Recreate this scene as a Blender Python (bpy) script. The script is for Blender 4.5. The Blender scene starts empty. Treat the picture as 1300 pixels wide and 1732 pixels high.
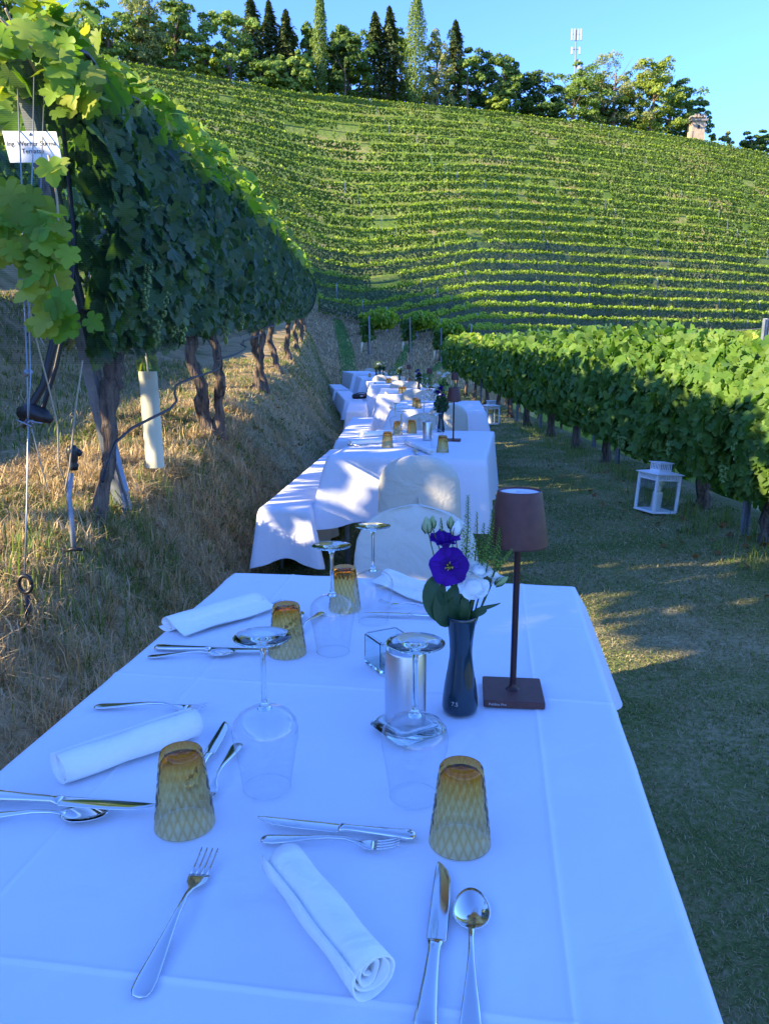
import bpy, math, random
import numpy as np
from mathutils import Vector, Matrix, Euler
PI = math.pi; R = math.radians
random.seed(7); rng = np.random.default_rng(7)
S = bpy.context.scene
C = S.collection

# ------------------------------------------------------------------ camera, sky, sun, exposure
PITCH = 11.56; CAMZ = 1.36; F = 1300.0
SUN_EL, SUN_AZ = 21.5, -117.0            # azimuth clockwise from the view direction (+Y)
cam_d = bpy.data.cameras.new('camera'); cam = bpy.data.objects.new('camera', cam_d); C.objects.link(cam)
cam_d.sensor_fit = 'VERTICAL'; cam_d.sensor_height = 24; cam_d.sensor_width = 18
cam_d.lens = 24 * F / 1732; cam_d.clip_start = 0.05; cam_d.clip_end = 5000
cam.location = (0, 0, CAMZ); cam.rotation_euler = (R(90 - PITCH), 0, 0)
S.camera = cam
S.render.resolution_x = 768; S.render.resolution_y = 1024
W = bpy.data.worlds.new('World'); S.world = W; W.use_nodes = True
wn = W.node_tree.nodes; wl = W.node_tree.links; wn.clear()
wo = wn.new('ShaderNodeOutputWorld'); wb = wn.new('ShaderNodeBackground'); ws = wn.new('ShaderNodeTexSky')
ws.sky_type = 'NISHITA'; ws.sun_disc = False; ws.sun_elevation = R(SUN_EL); ws.sun_rotation = R(SUN_AZ)
ws.altitude = 400; ws.air_density = 1.25; ws.dust_density = 0.35; ws.ozone_density = 4.5
wt = wn.new('ShaderNodeMixRGB'); wt.blend_type = 'MULTIPLY'; wt.inputs[0].default_value = 1; wt.inputs[2].default_value = (.49, .64, 1.12, 1)
wl.new(ws.outputs[0], wt.inputs[1]); wl.new(wt.outputs[0], wb.inputs[0]); wb.inputs[1].default_value = 0.15; wl.new(wb.outputs[0], wo.inputs[0])
sd = bpy.data.lights.new('sun', 'SUN'); sd.energy = 4.6; sd.angle = R(0.5); sd.color = (1.0, 0.80, 0.50)
so = bpy.data.objects.new('sun', sd); C.objects.link(so)
sv = Vector((math.sin(R(SUN_AZ)) * math.cos(R(SUN_EL)), math.cos(R(SUN_AZ)) * math.cos(R(SUN_EL)), math.sin(R(SUN_EL))))
so.rotation_euler = sv.to_track_quat('Z', 'Y').to_euler(); so.location = (-20, -6, 10)
S.view_settings.view_transform = 'Standard'; S.view_settings.look = 'None'
S.view_settings.exposure = 1.88; S.view_settings.gamma = 1; S.view_settings.use_curve_mapping = False

# ------------------------------------------------------------------ helpers
cp, sp_ = math.cos(R(PITCH)), math.sin(R(PITCH))
def P(px, py, zc):
    """point at depth zc along the viewing axis that shows at (px, py) of the 1300 x 1732 photograph"""
    r = (px - 650) / F * zc; d = (py - 866) / F * zc
    return Vector((r, zc * cp - d * sp_, CAMZ - (zc * sp_ + d * cp)))
def G(px, py, z=0.0):
    """point on the level plane z"""
    k = sp_ + (py - 866) / F * cp
    return P(px, py, (CAMZ - z) / k)
def npP(px, py, zc):
    r = (px - 650) / F * zc; d = (py - 866) / F * zc
    return np.stack([r, zc * cp - d * sp_, CAMZ - (zc * sp_ + d * cp)], -1)

def tag(o, label=None, cat=None, group=None, kind=None):
    if label: o['label'] = label
    if cat: o['category'] = cat
    if group: o['group'] = group
    if kind: o['kind'] = kind
    return o
def mesh(V, Fc, smooth=True, name='mesh'):
    me = bpy.data.meshes.new(name)
    if isinstance(Fc, np.ndarray):
        V = np.asarray(V, dtype=np.float32); n, k = Fc.shape
        me.vertices.add(len(V)); me.vertices.foreach_set('co', V.ravel())
        me.loops.add(n * k); me.loops.foreach_set('vertex_index', Fc.astype(np.int32).ravel())
        me.polygons.add(n); me.polygons.foreach_set('loop_start', np.arange(0, n * k, k, dtype=np.int32))
        me.update(calc_edges=True)
    else:
        me.from_pydata([tuple(v) for v in V], [], Fc); me.update()
    if smooth: me.polygons.foreach_set('use_smooth', [True] * len(me.polygons))
    return me
def ob(name, me, mat=None, parent=None, loc=(0, 0, 0), rot=(0, 0, 0)):
    if mat and not me.materials: me.materials.append(mat)
    o = bpy.data.objects.new(name, me); C.objects.link(o)
    o.location = loc; o.rotation_euler = rot
    if parent: o.parent = parent
    return o
def part(name, VF, mat, parent=None, smooth=True, origin=None, **k):
    V, Fc = VF
    if origin is not None: V = [tuple(Vector(v) - Vector(origin)) for v in V] if not isinstance(V, np.ndarray) else V - np.array(origin)
    return ob(name, mesh(V, Fc, smooth, name), mat, parent, **k)
def empty(name, loc=(0, 0, 0), rot=(0, 0, 0), **k):
    o = bpy.data.objects.new(name, None); C.objects.link(o); o.location = loc; o.rotation_euler = rot
    o.empty_display_size = .05
    return tag(o, **k)
def copy_tree(o, parent=None):
    c = o.copy(); C.objects.link(c); c.parent = parent
    for ch in list(o.children): copy_tree(ch, c)
    return c
def dup(o, loc, rz=None, label=None, scale=None):
    c = copy_tree(o); c.location = loc
    if rz is not None: c.rotation_euler = (0, 0, rz)
    if label: c['label'] = label
    if scale: c.scale = (scale,) * 3
    return c
def join(*parts_):
    V, Fc = [], []
    for v, f in parts_:
        b = len(V); V += [tuple(q) for q in v]; Fc += [tuple(i + b for i in q) for q in f]
    return V, Fc
def xf(VF, M):
    return [tuple(M @ Vector(v)) for v in VF[0]], VF[1]
def box(x0, x1, y0, y1, z0, z1, b=0.0):
    if b <= 0:
        V = [(x0,y0,z0),(x1,y0,z0),(x1,y1,z0),(x0,y1,z0),(x0,y0,z1),(x1,y0,z1),(x1,y1,z1),(x0,y1,z1)]
        return V, [(0,3,2,1),(4,5,6,7),(0,1,5,4),(1,2,6,5),(2,3,7,6),(3,0,4,7)]
    def ring(z, i):
        return [(x0+i+b,y0+i,z),(x1-i-b,y0+i,z),(x1-i,y0+i+b,z),(x1-i,y1-i-b,z),(x1-i-b,y1-i,z),(x0+i+b,y1-i,z),(x0+i,y1-i-b,z),(x0+i,y0+i+b,z)]
    V = ring(z0, b) + ring(z0 + b, 0) + ring(z1 - b, 0) + ring(z1, b); Fc = []
    for k in range(3):
        for i in range(8):
            j = (i + 1) % 8; Fc.append((k*8+i, k*8+j, k*8+8+j, k*8+8+i))
    Fc += [tuple(range(7, -1, -1)), tuple(range(24, 32))]
    return V, Fc
def lathe(prof, n=32, close=False):
    V, Fc = [], []
    for r, z in prof:
        for i in range(n):
            a = 2 * PI * i / n; V.append((r * math.cos(a), r * math.sin(a), z))
    for k in range(len(prof) - 1):
        for i in range(n):
            j = (i + 1) % n; Fc.append((k*n+i, k*n+j, k*n+n+j, k*n+n+i))
    if close: Fc += [tuple(range(n - 1, -1, -1)), tuple(range((len(prof)-1)*n, len(prof)*n))]
    return V, Fc
def tube(pts, rad, n=8, caps=True, jit=0.0):
    pts = [Vector(p) for p in pts]; m = len(pts)
    rr = rad if isinstance(rad, (list, tuple)) else [rad] * m
    V, Fc = [], []; up = Vector((0.13, 0.21, 1)).normalized(); prev = None
    for i, p in enumerate(pts):
        d = (pts[min(i+1, m-1)] - pts[max(i-1, 0)]).normalized()
        if prev is None:
            a = d.cross(up)
            if a.length < .05: a = d.cross(Vector((1, 0, 0)))
        else: a = prev - d * prev.dot(d)
        a.normalize(); b = d.cross(a); prev = a
        for k in range(n):
            t = 2 * PI * k / n; r = rr[i] * (1 + jit * random.uniform(-1, 1))
            V.append(tuple(p + a * (r * math.cos(t)) + b * (r * math.sin(t))))
    for i in range(m - 1):
        for k in range(n):
            j = (k + 1) % n; Fc.append((i*n+k, i*n+j, i*n+n+j, i*n+n+k))
    if caps: Fc += [tuple(range(n - 1, -1, -1)), tuple(range((m-1)*n, m*n))]
    return V, Fc
def loft(secs, n=12, e=2.4):
    """secs: (x, y, z, half_width_y, half_thick_z)"""
    V, Fc = [], []
    for x, y, z, w, t in secs:
        for k in range(n):
            a = 2 * PI * k / n; c, s = math.cos(a), math.sin(a)
            V.append((x, y + w * math.copysign(abs(c) ** (2/e), c), z + t * math.copysign(abs(s) ** (2/e), s)))
    for i in range(len(secs) - 1):
        for k in range(n):
            j = (k + 1) % n; Fc.append((i*n+k, i*n+n+k, i*n+n+j, i*n+j))
    Fc += [tuple(range(n)), tuple(range(len(secs)*n-1, (len(secs)-1)*n-1, -1))]
    return V, Fc
def grid(fn, nu, nv):
    V = [fn(i / (nu-1), j / (nv-1)) for j in range(nv) for i in range(nu)]
    Fc = [(j*nu+i, j*nu+i+1, (j+1)*nu+i+1, (j+1)*nu+i) for j in range(nv-1) for i in range(nu-1)]
    return V, Fc
# value noise (numpy)
_T = rng.random((256, 256))
def vn(x, y):
    x = np.asarray(x, float); y = np.asarray(y, float)
    xi = np.floor(x).astype(int); yi = np.floor(y).astype(int); fx = x - xi; fy = y - yi
    fx = fx*fx*(3-2*fx); fy = fy*fy*(3-2*fy)
    a = _T[xi % 256, yi % 256]; b = _T[(xi+1) % 256, yi % 256]; c = _T[xi % 256, (yi+1) % 256]; d = _T[(xi+1) % 256, (yi+1) % 256]
    return (a*(1-fx)+b*fx)*(1-fy) + (c*(1-fx)+d*fx)*fy
def fbm(x, y, o=3):
    s = 0; a = .5; t = 0
    for i in range(o): s = s + a*(vn(x*2**i+i*17.3, y*2**i+i*9.1)-.5); t += a; a *= .5
    return s / t * 2          # about -1..1

# ------------------------------------------------------------------ materials
def nodes(name):
    m = bpy.data.materials.new(name); m.use_nodes = True; n = m.node_tree.nodes; n.clear()
    o = n.new('ShaderNodeOutputMaterial'); return m, n, m.node_tree.links, o
def pbr(name, col, rough=.6, metal=0, bump=None, var=None, spec=.5, coat=0, sheen=0, trans=0, ior=1.45, sss=0, stretch=None):
    m, n, l, o = nodes(name); b = n.new('ShaderNodeBsdfPrincipled'); l.new(b.outputs[0], o.inputs[0])
    b.inputs['Base Color'].default_value = (*col, 1); b.inputs['Roughness'].default_value = rough
    b.inputs['Metallic'].default_value = metal; b.inputs['Specular IOR Level'].default_value = spec
    b.inputs['Coat Weight'].default_value = coat; b.inputs['Sheen Weight'].default_value = sheen
    b.inputs['Transmission Weight'].default_value = trans; b.inputs['IOR'].default_value = ior
    tc = n.new('ShaderNodeTexCoord')
    if stretch:
        mp = n.new('ShaderNodeMapping'); mp.inputs['Scale'].default_value = stretch; l.new(tc.outputs['Object'], mp.inputs[0]); tc = type('o', (), {'outputs': {'Object': mp.outputs[0]}})
    if var:     # (second colour, scale)
        t = n.new('ShaderNodeTexNoise'); t.inputs['Scale'].default_value = var[1]; t.inputs['Detail'].default_value = 6
        r = n.new('ShaderNodeValToRGB'); r.color_ramp.elements[0].position = .35; r.color_ramp.elements[1].position = .65
        r.color_ramp.elements[0].color = (*col, 1); r.color_ramp.elements[1].color = (*var[0], 1)
        l.new(tc.outputs['Object'], t.inputs[0]); l.new(t.outputs[0], r.inputs[0]); l.new(r.outputs[0], b.inputs['Base Color'])
    if bump:    # (scale, strength, distance)
        t = n.new('ShaderNodeTexNoise'); t.inputs['Scale'].default_value = bump[0]; t.inputs['Detail'].default_value = 5
        u = n.new('ShaderNodeBump'); u.inputs['Strength'].default_value = bump[1]; u.inputs['Distance'].default_value = bump[2]
        l.new(tc.outputs['Object'], t.inputs[0]); l.new(t.outputs[0], u.inputs['Height']); l.new(u.outputs[0], b.inputs['Normal'])
    return m
def leafmat(name, cols, rough=.45, tr=.35, trcol=None, gloss=.04):
    """cols: list of colours picked per leaf (island) and per object"""
    m, n, l, o = nodes(name)
    g = n.new('ShaderNodeNewGeometry'); oi = n.new('ShaderNodeObjectInfo')
    a = n.new('ShaderNodeMath'); a.operation = 'ADD'; l.new(g.outputs['Random Per Island'], a.inputs[0]); l.new(oi.outputs['Random'], a.inputs[1])
    f = n.new('ShaderNodeMath'); f.operation = 'FRACT'; l.new(a.outputs[0], f.inputs[0])
    r = n.new('ShaderNodeValToRGB'); el = r.color_ramp.elements
    while len(el) < len(cols): el.new(.5)
    for i, c in enumerate(cols): el[i].position = i / max(1, len(cols)-1); el[i].color = (*c, 1)
    l.new(f.outputs[0], r.inputs[0])
    b = n.new('ShaderNodeBsdfPrincipled'); b.inputs['Roughness'].default_value = rough; b.inputs['Specular IOR Level'].default_value = gloss*8
    l.new(r.outputs[0], b.inputs['Base Color'])
    t = n.new('ShaderNodeBsdfTranslucent'); mx = n.new('ShaderNodeMixRGB'); mx.blend_type = 'MULTIPLY'; mx.inputs[0].default_value = 1
    l.new(r.outputs[0], mx.inputs[1]); mx.inputs[2].default_value = (*(trcol or (1.5, 1.5, .5)), 1); l.new(mx.outputs[0], t.inputs[0])
    s = n.new('ShaderNodeMixShader'); s.inputs[0].default_value = tr
    l.new(b.outputs[0], s.inputs[1]); l.new(t.outputs[0], s.inputs[2]); l.new(s.outputs[0], o.inputs[0])
    return m
def clothmat(name, col, scale=1.0):
    m, n, l, o = nodes(name); b = n.new('ShaderNodeBsdfPrincipled'); l.new(b.outputs[0], o.inputs[0])
    b.inputs['Base Color'].default_value = (*col, 1); b.inputs['Roughness'].default_value = .85; b.inputs['Specular IOR Level'].default_value = .15
    b.inputs['Sheen Weight'].default_value = .15
    tc = n.new('ShaderNodeTexCoord')
    t1 = n.new('ShaderNodeTexNoise'); t1.inputs['Scale'].default_value = 900; t1.inputs['Detail'].default_value = 1
    t2 = n.new('ShaderNodeTexNoise'); t2.inputs['Scale'].default_value = 5*scale; t2.inputs['Detail'].default_value = 4; t2.inputs['Distortion'].default_value = .6
    for t in (t1, t2): l.new(tc.outputs['Object'], t.inputs[0])
    b1 = n.new('ShaderNodeBump'); b1.inputs['Strength'].default_value = .25; b1.inputs['Distance'].default_value = .0006
    b2 = n.new('ShaderNodeBump'); b2.inputs['Strength'].default_value = .5; b2.inputs['Distance'].default_value = .018*(1.6 if scale == 2 else 1)
    l.new(t1.outputs[0], b1.inputs['Height']); l.new(t2.outputs[0], b2.inputs['Height']); l.new(b2.outputs[0], b1.inputs['Normal']); l.new(b1.outputs[0], b.inputs['Normal'])
    return m
def fresnel(n, l, f0=.05, boost=1.0):
    g = n.new('ShaderNodeNewGeometry'); d = n.new('ShaderNodeVectorMath'); d.operation = 'DOT_PRODUCT'; l.new(g.outputs['Normal'], d.inputs[0]); l.new(g.outputs['Incoming'], d.inputs[1])
    a = n.new('ShaderNodeMath'); a.operation = 'ABSOLUTE'; l.new(d.outputs['Value'], a.inputs[0])
    b = n.new('ShaderNodeMath'); b.operation = 'SUBTRACT'; b.inputs[0].default_value = 1; l.new(a.outputs[0], b.inputs[1])
    c = n.new('ShaderNodeMath'); c.operation = 'POWER'; c.inputs[1].default_value = 4.5; l.new(b.outputs[0], c.inputs[0])
    e = n.new('ShaderNodeMath'); e.operation = 'MULTIPLY_ADD'; e.inputs[1].default_value = .9*boost; e.inputs[2].default_value = f0; e.use_clamp = True; l.new(c.outputs[0], e.inputs[0]); return e
def thinglass(name, col=(1, 1, 1), ior=1.5, bump=None):
    """a thin wall of glass: clear transmission plus Fresnel reflection"""
    m, n, l, o = nodes(name); t = n.new('ShaderNodeBsdfTransparent'); t.inputs[0].default_value = (*col, 1)
    g = n.new('ShaderNodeBsdfGlossy'); g.inputs['Roughness'].default_value = .02
    fr = fresnel(n, l, .085, .85)
    s = n.new('ShaderNodeMixShader'); l.new(fr.outputs[0], s.inputs[0]); l.new(t.outputs[0], s.inputs[1]); l.new(g.outputs[0], s.inputs[2]); l.new(s.outputs[0], o.inputs[0])
    return m
def groundmat(name, cols, scale=1.2, fine=30, bumpd=.03):
    m, n, l, o = nodes(name); b = n.new('ShaderNodeBsdfPrincipled'); b.inputs['Roughness'].default_value = .95; b.inputs['Specular IOR Level'].default_value = .1
    l.new(b.outputs[0], o.inputs[0]); g = n.new('ShaderNodeNewGeometry')
    t = n.new('ShaderNodeTexNoise'); t.inputs['Scale'].default_value = scale; t.inputs['Detail'].default_value = 8; t.inputs['Roughness'].default_value = .65
    l.new(g.outputs['Position'], t.inputs[0])
    t2 = n.new('ShaderNodeTexNoise'); t2.inputs['Scale'].default_value = fine; t2.inputs['Detail'].default_value = 6; l.new(g.outputs['Position'], t2.inputs[0])
    a = n.new('ShaderNodeMath'); a.operation = 'MULTIPLY_ADD'; a.inputs[1].default_value = .45; l.new(t2.outputs[0], a.inputs[0]); 
    a2 = n.new('ShaderNodeMath'); a2.operation = 'SUBTRACT'; a2.inputs[1].default_value = .225; l.new(t.outputs[0], a2.inputs[0]); l.new(a2.outputs[0], a.inputs[2])
    r = n.new('ShaderNodeValToRGB'); el = r.color_ramp.elements
    while len(el) < len(cols): el.new(.5)
    for i, c in enumerate(cols): el[i].position = .32 + .36 * i / (len(cols)-1); el[i].color = (*c, 1)
    l.new(a.outputs[0], r.inputs[0]); l.new(r.outputs[0], b.inputs['Base Color'])
    u = n.new('ShaderNodeBump'); u.inputs['Distance'].default_value = bumpd; u.inputs['Strength'].default_value = .8
    l.new(t2.outputs[0], u.inputs['Height']); l.new(u.outputs[0], b.inputs['Normal'])
    return m
M = {}
M['cloth'] = clothmat('white_linen', (.74, .77, .84))
M['napkin'] = clothmat('napkin_linen', (.90, .90, .86), 3)
M['cream'] = clothmat('cream_polyester', (.60, .59, .50), 2)
M['steel'] = pbr('polished_cutlery_steel', (.72, .72, .70), .1, 1, bump=(8, .03, .002))
M['rust'] = pbr('corten_lamp_paint', (.115, .043, .032), .55, .0, bump=(900, .25, .0006), var=((.09, .034, .026), 60))
M['rustpole'] = pbr('dark_corten_pole', (.045, .018, .018), .35, .2)
M['diffuser'] = pbr('white_diffuser', (.62, .64, .7), .45)
M['alu'] = pbr('brushed_aluminium', (.62, .63, .66), .33, 1, bump=(300, .1, .0004))
M['vase'] = pbr('dark_teal_glass', (.006, .028, .045), .08, 0, coat=.6)
M['purple'] = leafmat('purple_petal', [(.05, .008, .20), (.085, .012, .30)], .6, .25, (1.2, .8, 1.6), .02)
M['stamen'] = pbr('yellow_stamen', (.55, .42, .05), .7)
M['darkstamen'] = pbr('dark_stamen', (.02, .015, .02), .7)
M['white'] = leafmat('white_petal', [(.84, .86, .80), (.92, .93, .88)], .6, .15, (1, 1, .95), .02)
M['bud'] = leafmat('pale_green_bud', [(.35, .46, .18), (.5, .58, .34)], .5, .25, (1.1, 1.1, .7), .02)
M['stem'] = leafmat('flower_stem_green', [(.05, .11, .03), (.08, .15, .05)], .5, .2)
M['bleaf'] = leafmat('bouquet_leaf_green', [(.025, .075, .03), (.045, .10, .04)], .4, .2)
M['sprig'] = leafmat('pennycress_green', [(.14, .26, .04), (.26, .38, .08)], .5, .35)
M['glass'] = thinglass('thin_clear_glass', (.965, .975, .98))
M['pane'] = thinglass('lantern_glass', (.93, .96, .97))
m, n, l, o = nodes('solid_clear_glass'); gb = n.new('ShaderNodeBsdfGlass'); gb.inputs['IOR'].default_value = 1.48; gb.inputs['Roughness'].default_value = 0
gb.inputs[0].default_value = (.93, .97, .96, 1); l.new(gb.outputs[0], o.inputs[0]); M['solidglass'] = m
# amber tumbler: dark amber at the foot fading to pale yellow at the rim (the glass's own colour)
m, n, l, o = nodes('amber_glass'); tc = n.new('ShaderNodeTexCoord'); sx = n.new('ShaderNodeSeparateXYZ'); l.new(tc.outputs['Object'], sx.inputs[0])
mr = n.new('ShaderNodeMapRange'); mr.inputs[1].default_value = 0; mr.inputs[2].default_value = .108; l.new(sx.outputs[2], mr.inputs[0])
r = n.new('ShaderNodeValToRGB'); e = r.color_ramp.elements; e[0].color = (1, .965, .85, 1); e[1].color = (.95, .54, .13, 1); e[1].position = 1.0
q = e.new(.6); q.color = (1, .925, .68, 1); q = e.new(.86); q.color = (1, .79, .40, 1); l.new(mr.outputs[0], r.inputs[0])
# the moulded diamond relief: light lost in thicker ridges is put into the colour
def mnode(op, *ins):
    k_ = n.new('ShaderNodeMath'); k_.operation = op
    for i_, v_ in enumerate(ins):
        if isinstance(v_, (int, float)): k_.inputs[i_].default_value = v_
        else: l.new(v_, k_.inputs[i_])
    return k_.outputs[0]
an_ = mnode('MULTIPLY', mnode('ARCTAN2', sx.outputs[1], sx.outputs[0]), 20.0); zz_ = mnode('MULTIPLY', sx.outputs[2], 215.0)
p1_ = mnode('ABSOLUTE', mnode('COSINE', mnode('MULTIPLY', mnode('ADD', an_, zz_), .5))); p2_ = mnode('ABSOLUTE', mnode('COSINE', mnode('MULTIPLY', mnode('SUBTRACT', an_, zz_), .5)))
pm_ = mnode('POWER', mnode('MINIMUM', p1_, p2_), .5); ridge = n.new('ShaderNodeMixRGB'); ridge.inputs[1].default_value = (.90, .78, .58, 1); ridge.inputs[2].default_value = (1, 1, 1, 1); l.new(pm_, ridge.inputs[0])
rm_ = n.new('ShaderNodeMixRGB'); rm_.blend_type = 'MULTIPLY'; rm_.inputs[0].default_value = 1; l.new(r.outputs[0], rm_.inputs[1]); l.new(ridge.outputs[0], rm_.inputs[2]); r = rm_
gt = n.new('ShaderNodeBsdfTransparent'); gg = n.new('ShaderNodeBsdfRefraction'); gg.inputs['IOR'].default_value = 1.06; gg.inputs['Roughness'].default_value = 0
gl = n.new('ShaderNodeBsdfGlossy'); gl.inputs['Roughness'].default_value = .05; fr = fresnel(n, l, .04, .6)
dif = n.new('ShaderNodeBsdfTranslucent'); l.new(r.outputs[0], dif.inputs[0])
s0 = n.new('ShaderNodeMixShader'); s0.inputs[0].default_value = .05; l.new(gg.outputs[0], s0.inputs[1]); l.new(r.outputs[0], gg.inputs[0]); l.new(dif.outputs[0], s0.inputs[2])
s1 = n.new('ShaderNodeMixShader'); l.new(r.outputs[0], gt.inputs[0]); l.new(fr.outputs[0], s1.inputs[0]); l.new(s0.outputs[0], s1.inputs[1]); l.new(gl.outputs[0], s1.inputs[2]); l.new(s1.outputs[0], o.inputs[0])
M['amber'] = m
M['leaf'] = leafmat('vine_leaf', [(.035, .085, .018), (.05, .12, .022), (.085, .17, .03), (.045, .10, .03)], .42, .33, (1.7, 1.9, .5), .05)
M['topleaf'] = leafmat('young_vine_leaf', [(.09, .20, .025), (.14, .28, .035), (.24, .35, .05), (.30, .34, .06), (.07, .16, .02)], .5, .42, (1.7, 1.8, .5), .03)
M['hilleaf'] = leafmat('hill_vine_leaf', [(.065, .115, .02), (.10, .165, .025), (.15, .21, .035), (.08, .13, .025)], .6, .35, (1.6, 1.6, .5), .02)
M['hilltop'] = leafmat('hill_vine_tip', [(.17, .29, .03), (.25, .37, .045), (.33, .41, .065)], .6, .42, (1.6, 1.6, .5), .02)  # tips coloured brighter than the row faces, imitating sun on the tops
M['bark'] = pbr('vine_bark', (.05, .038, .030), .95, bump=(60, 1, .03), var=((.24, .185, .135), 26), stretch=(1.6, 1.6, .16))
M['bark2'] = pbr('tree_bark', (.11, .08, .055), .95, var=((.2, .16, .12), 3))
M['galv'] = pbr('galvanised_steel', (.27, .31, .35), .45, .35, bump=(60, .15, .001), var=((.19, .22, .26), 25))
M['wire'] = pbr('galvanised_wire', (.24, .27, .30), .4, .6)
M['twine'] = pbr('old_twine', (.36, .30, .2), .9)
M['black'] = pbr('black_plastic', (.012, .013, .016), .4)
M['tubepl'] = pbr('cream_growth_tube', (.62, .60, .42), .55, var=((.55, .55, .38), 4))
M['sign'] = pbr('white_sign_panel', (.74, .76, .76), .4)
M['ink'] = pbr('black_print', (.02, .02, .025), .6)
M['lamptext'] = pbr('grey_print', (.55, .5, .48), .6)
M['lantern'] = pbr('white_lantern_paint', (.78, .80, .80), .4, bump=(40, .1, .001))
M['candle'] = pbr('white_wax', (.82, .80, .74), .5)
M['grape'] = pbr('green_grape', (.20, .30, .08), .35)
M['oak'] = pbr('table_wood', (.30, .19, .09), .6, var=((.22, .13, .06), 8))
M['stone'] = pbr('old_stone_wall', (.42, .33, .24), .9, var=((.3, .25, .2), 1.2), bump=(3, .6, .1))
M['greyroof'] = pbr('grey_roof', (.2, .2, .2), .8)
M['grass'] = leafmat('green_grass', [(.085, .14, .035), (.12, .20, .05), (.18, .26, .065), (.26, .27, .10)], .6, .35, (1.4, 1.4, .5), .02)
M['straw'] = leafmat('dry_grass', [(.50, .37, .18), (.66, .52, .29), (.36, .26, .13), (.74, .61, .38)], .8, .25, (1.2, 1.1, .8), .01)
M['pathstraw'] = leafmat('trodden_straw', [(.32, .27, .14), (.44, .37, .20), (.24, .23, .10), (.54, .46, .28)], .8, .25, (1.2, 1.1, .8), .01)
M['deadleaf'] = leafmat('dead_leaf', [(.2, .09, .03), (.3, .16, .06)], .8, .2, (1.2, 1, .6), .01)
M['ground'] = groundmat('grass_ground', [(.09, .12, .04), (.14, .17, .05), (.25, .23, .11), (.38, .33, .19)], .9, 45)
M['bankg'] = groundmat('bank_ground', [(.12, .14, .045), (.28, .22, .11), (.42, .33, .18), (.25, .20, .10)], 1.3, 60)
M['slope'] = groundmat('dry_slope', [(.08, .075, .03), (.20, .14, .07), (.27, .20, .10), (.10, .09, .04)], 1.1, 9, .12)
M['leafr'] = leafmat('right_vine_leaf', [(.05, .12, .022), (.07, .16, .028), (.10, .20, .034), (.13, .22, .04), (.06, .13, .026)], .55, .28, (1.6, 1.9, .5), .025)  # brighter green than vine_leaf, for the rows on the right
M['pathg'] = groundmat('mown_strip', [(.03, .08, .015), (.05, .12, .02), (.08, .15, .03)], .9, 20)
M['hillg'] = groundmat('hill_ground', [(.07, .13, .02), (.11, .18, .03), (.17, .22, .05), (.33, .27, .12)], .09, 1.3, .25)
# net: dark blue mesh, half open
m, n, l, o = nodes('bird_net'); t = n.new('ShaderNodeBsdfTransparent'); d = n.new('ShaderNodeBsdfPrincipled')
d.inputs['Base Color'].default_value = (.008, .026, .028, 1); d.inputs['Roughness'].default_value = .9; d.inputs['Specular IOR Level'].default_value = .05
tc = n.new('ShaderNodeTexCoord'); w1 = n.new('ShaderNodeTexWave'); w1.bands_direction = 'Z'; w1.inputs['Scale'].default_value = 42; l.new(tc.outputs['Object'], w1.inputs[0])
mr = n.new('ShaderNodeMapRange'); mr.inputs[3].default_value = .10; mr.inputs[4].default_value = .36; l.new(w1.outputs[0], mr.inputs[0])
s = n.new('ShaderNodeMixShader'); l.new(mr.outputs[0], s.inputs[0]); l.new(t.outputs[0], s.inputs[1]); l.new(d.outputs[0], s.inputs[2]); l.new(s.outputs[0], o.inputs[0])
M['net'] = m
m, n, l, o = nodes('far_bird_net'); t = n.new('ShaderNodeBsdfTransparent'); d = n.new('ShaderNodeBsdfPrincipled')
d.inputs['Base Color'].default_value = (.008, .03, .028, 1); d.inputs['Roughness'].default_value = .6
s = n.new('ShaderNodeMixShader'); s.inputs[0].default_value = .36; l.new(t.outputs[0], s.inputs[1]); l.new(d.outputs[0], s.inputs[2]); l.new(s.outputs[0], o.inputs[0])
M['farnet'] = m
m, n, l, o = nodes('thin_bird_net'); t = n.new('ShaderNodeBsdfTransparent'); d = n.new('ShaderNodeBsdfPrincipled')
d.inputs['Base Color'].default_value = (.03, .035, .045, 1); d.inputs['Roughness'].default_value = .5
s = n.new('ShaderNodeMixShader'); s.inputs[0].default_value = .22; l.new(t.outputs[0], s.inputs[1]); l.new(d.outputs[0], s.inputs[2]); l.new(s.outputs[0], o.inputs[0])
M['thinnet'] = m

# ------------------------------------------------------------------ the near terrain: table terrace, bank, vine terraces
_yk = [-12, 2, 3.6, 6.2, 9.6, 12.7, 16.8, 22, 28, 33, 48]
def XV(y): return np.interp(y, _yk, [-1.2, -1.33, -1.37, -1.41, -1.55, -1.72, -1.95, -2.3, -2.8, -3.4, -6.5])   # left vine line
def ZV(y): return np.interp(y, _yk, [.35, .52, .57, .73, .96, 1.13, 1.36, 1.75, 2.2, 2.55, 3.4])
def XT(y): return np.interp(y, [-12, 1, 3, 4.6, 7.5, 9, 12, 14, 16, 20, 26, 33, 48], [-.62, -.62, -.72, -.80, -.60, -.55, -.62, -.75, -.9, -1.2, -1.6, -2.2, -5])  # foot of the bank
def XR(y): return np.interp(y, [-12, 5, 15, 34, 50], [2.9, 2.85, 2.82, 2.7, 2.6])
TER = 3.8
def bankprof(f):      # rise from one terrace to the next, f = metres uphill of the vine line
    a = np.clip((f - 1.7) / 1.6, 0, 1); return .12*np.clip(f/1.7, 0, 1) + .88*a*a*(3-2*a)
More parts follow.
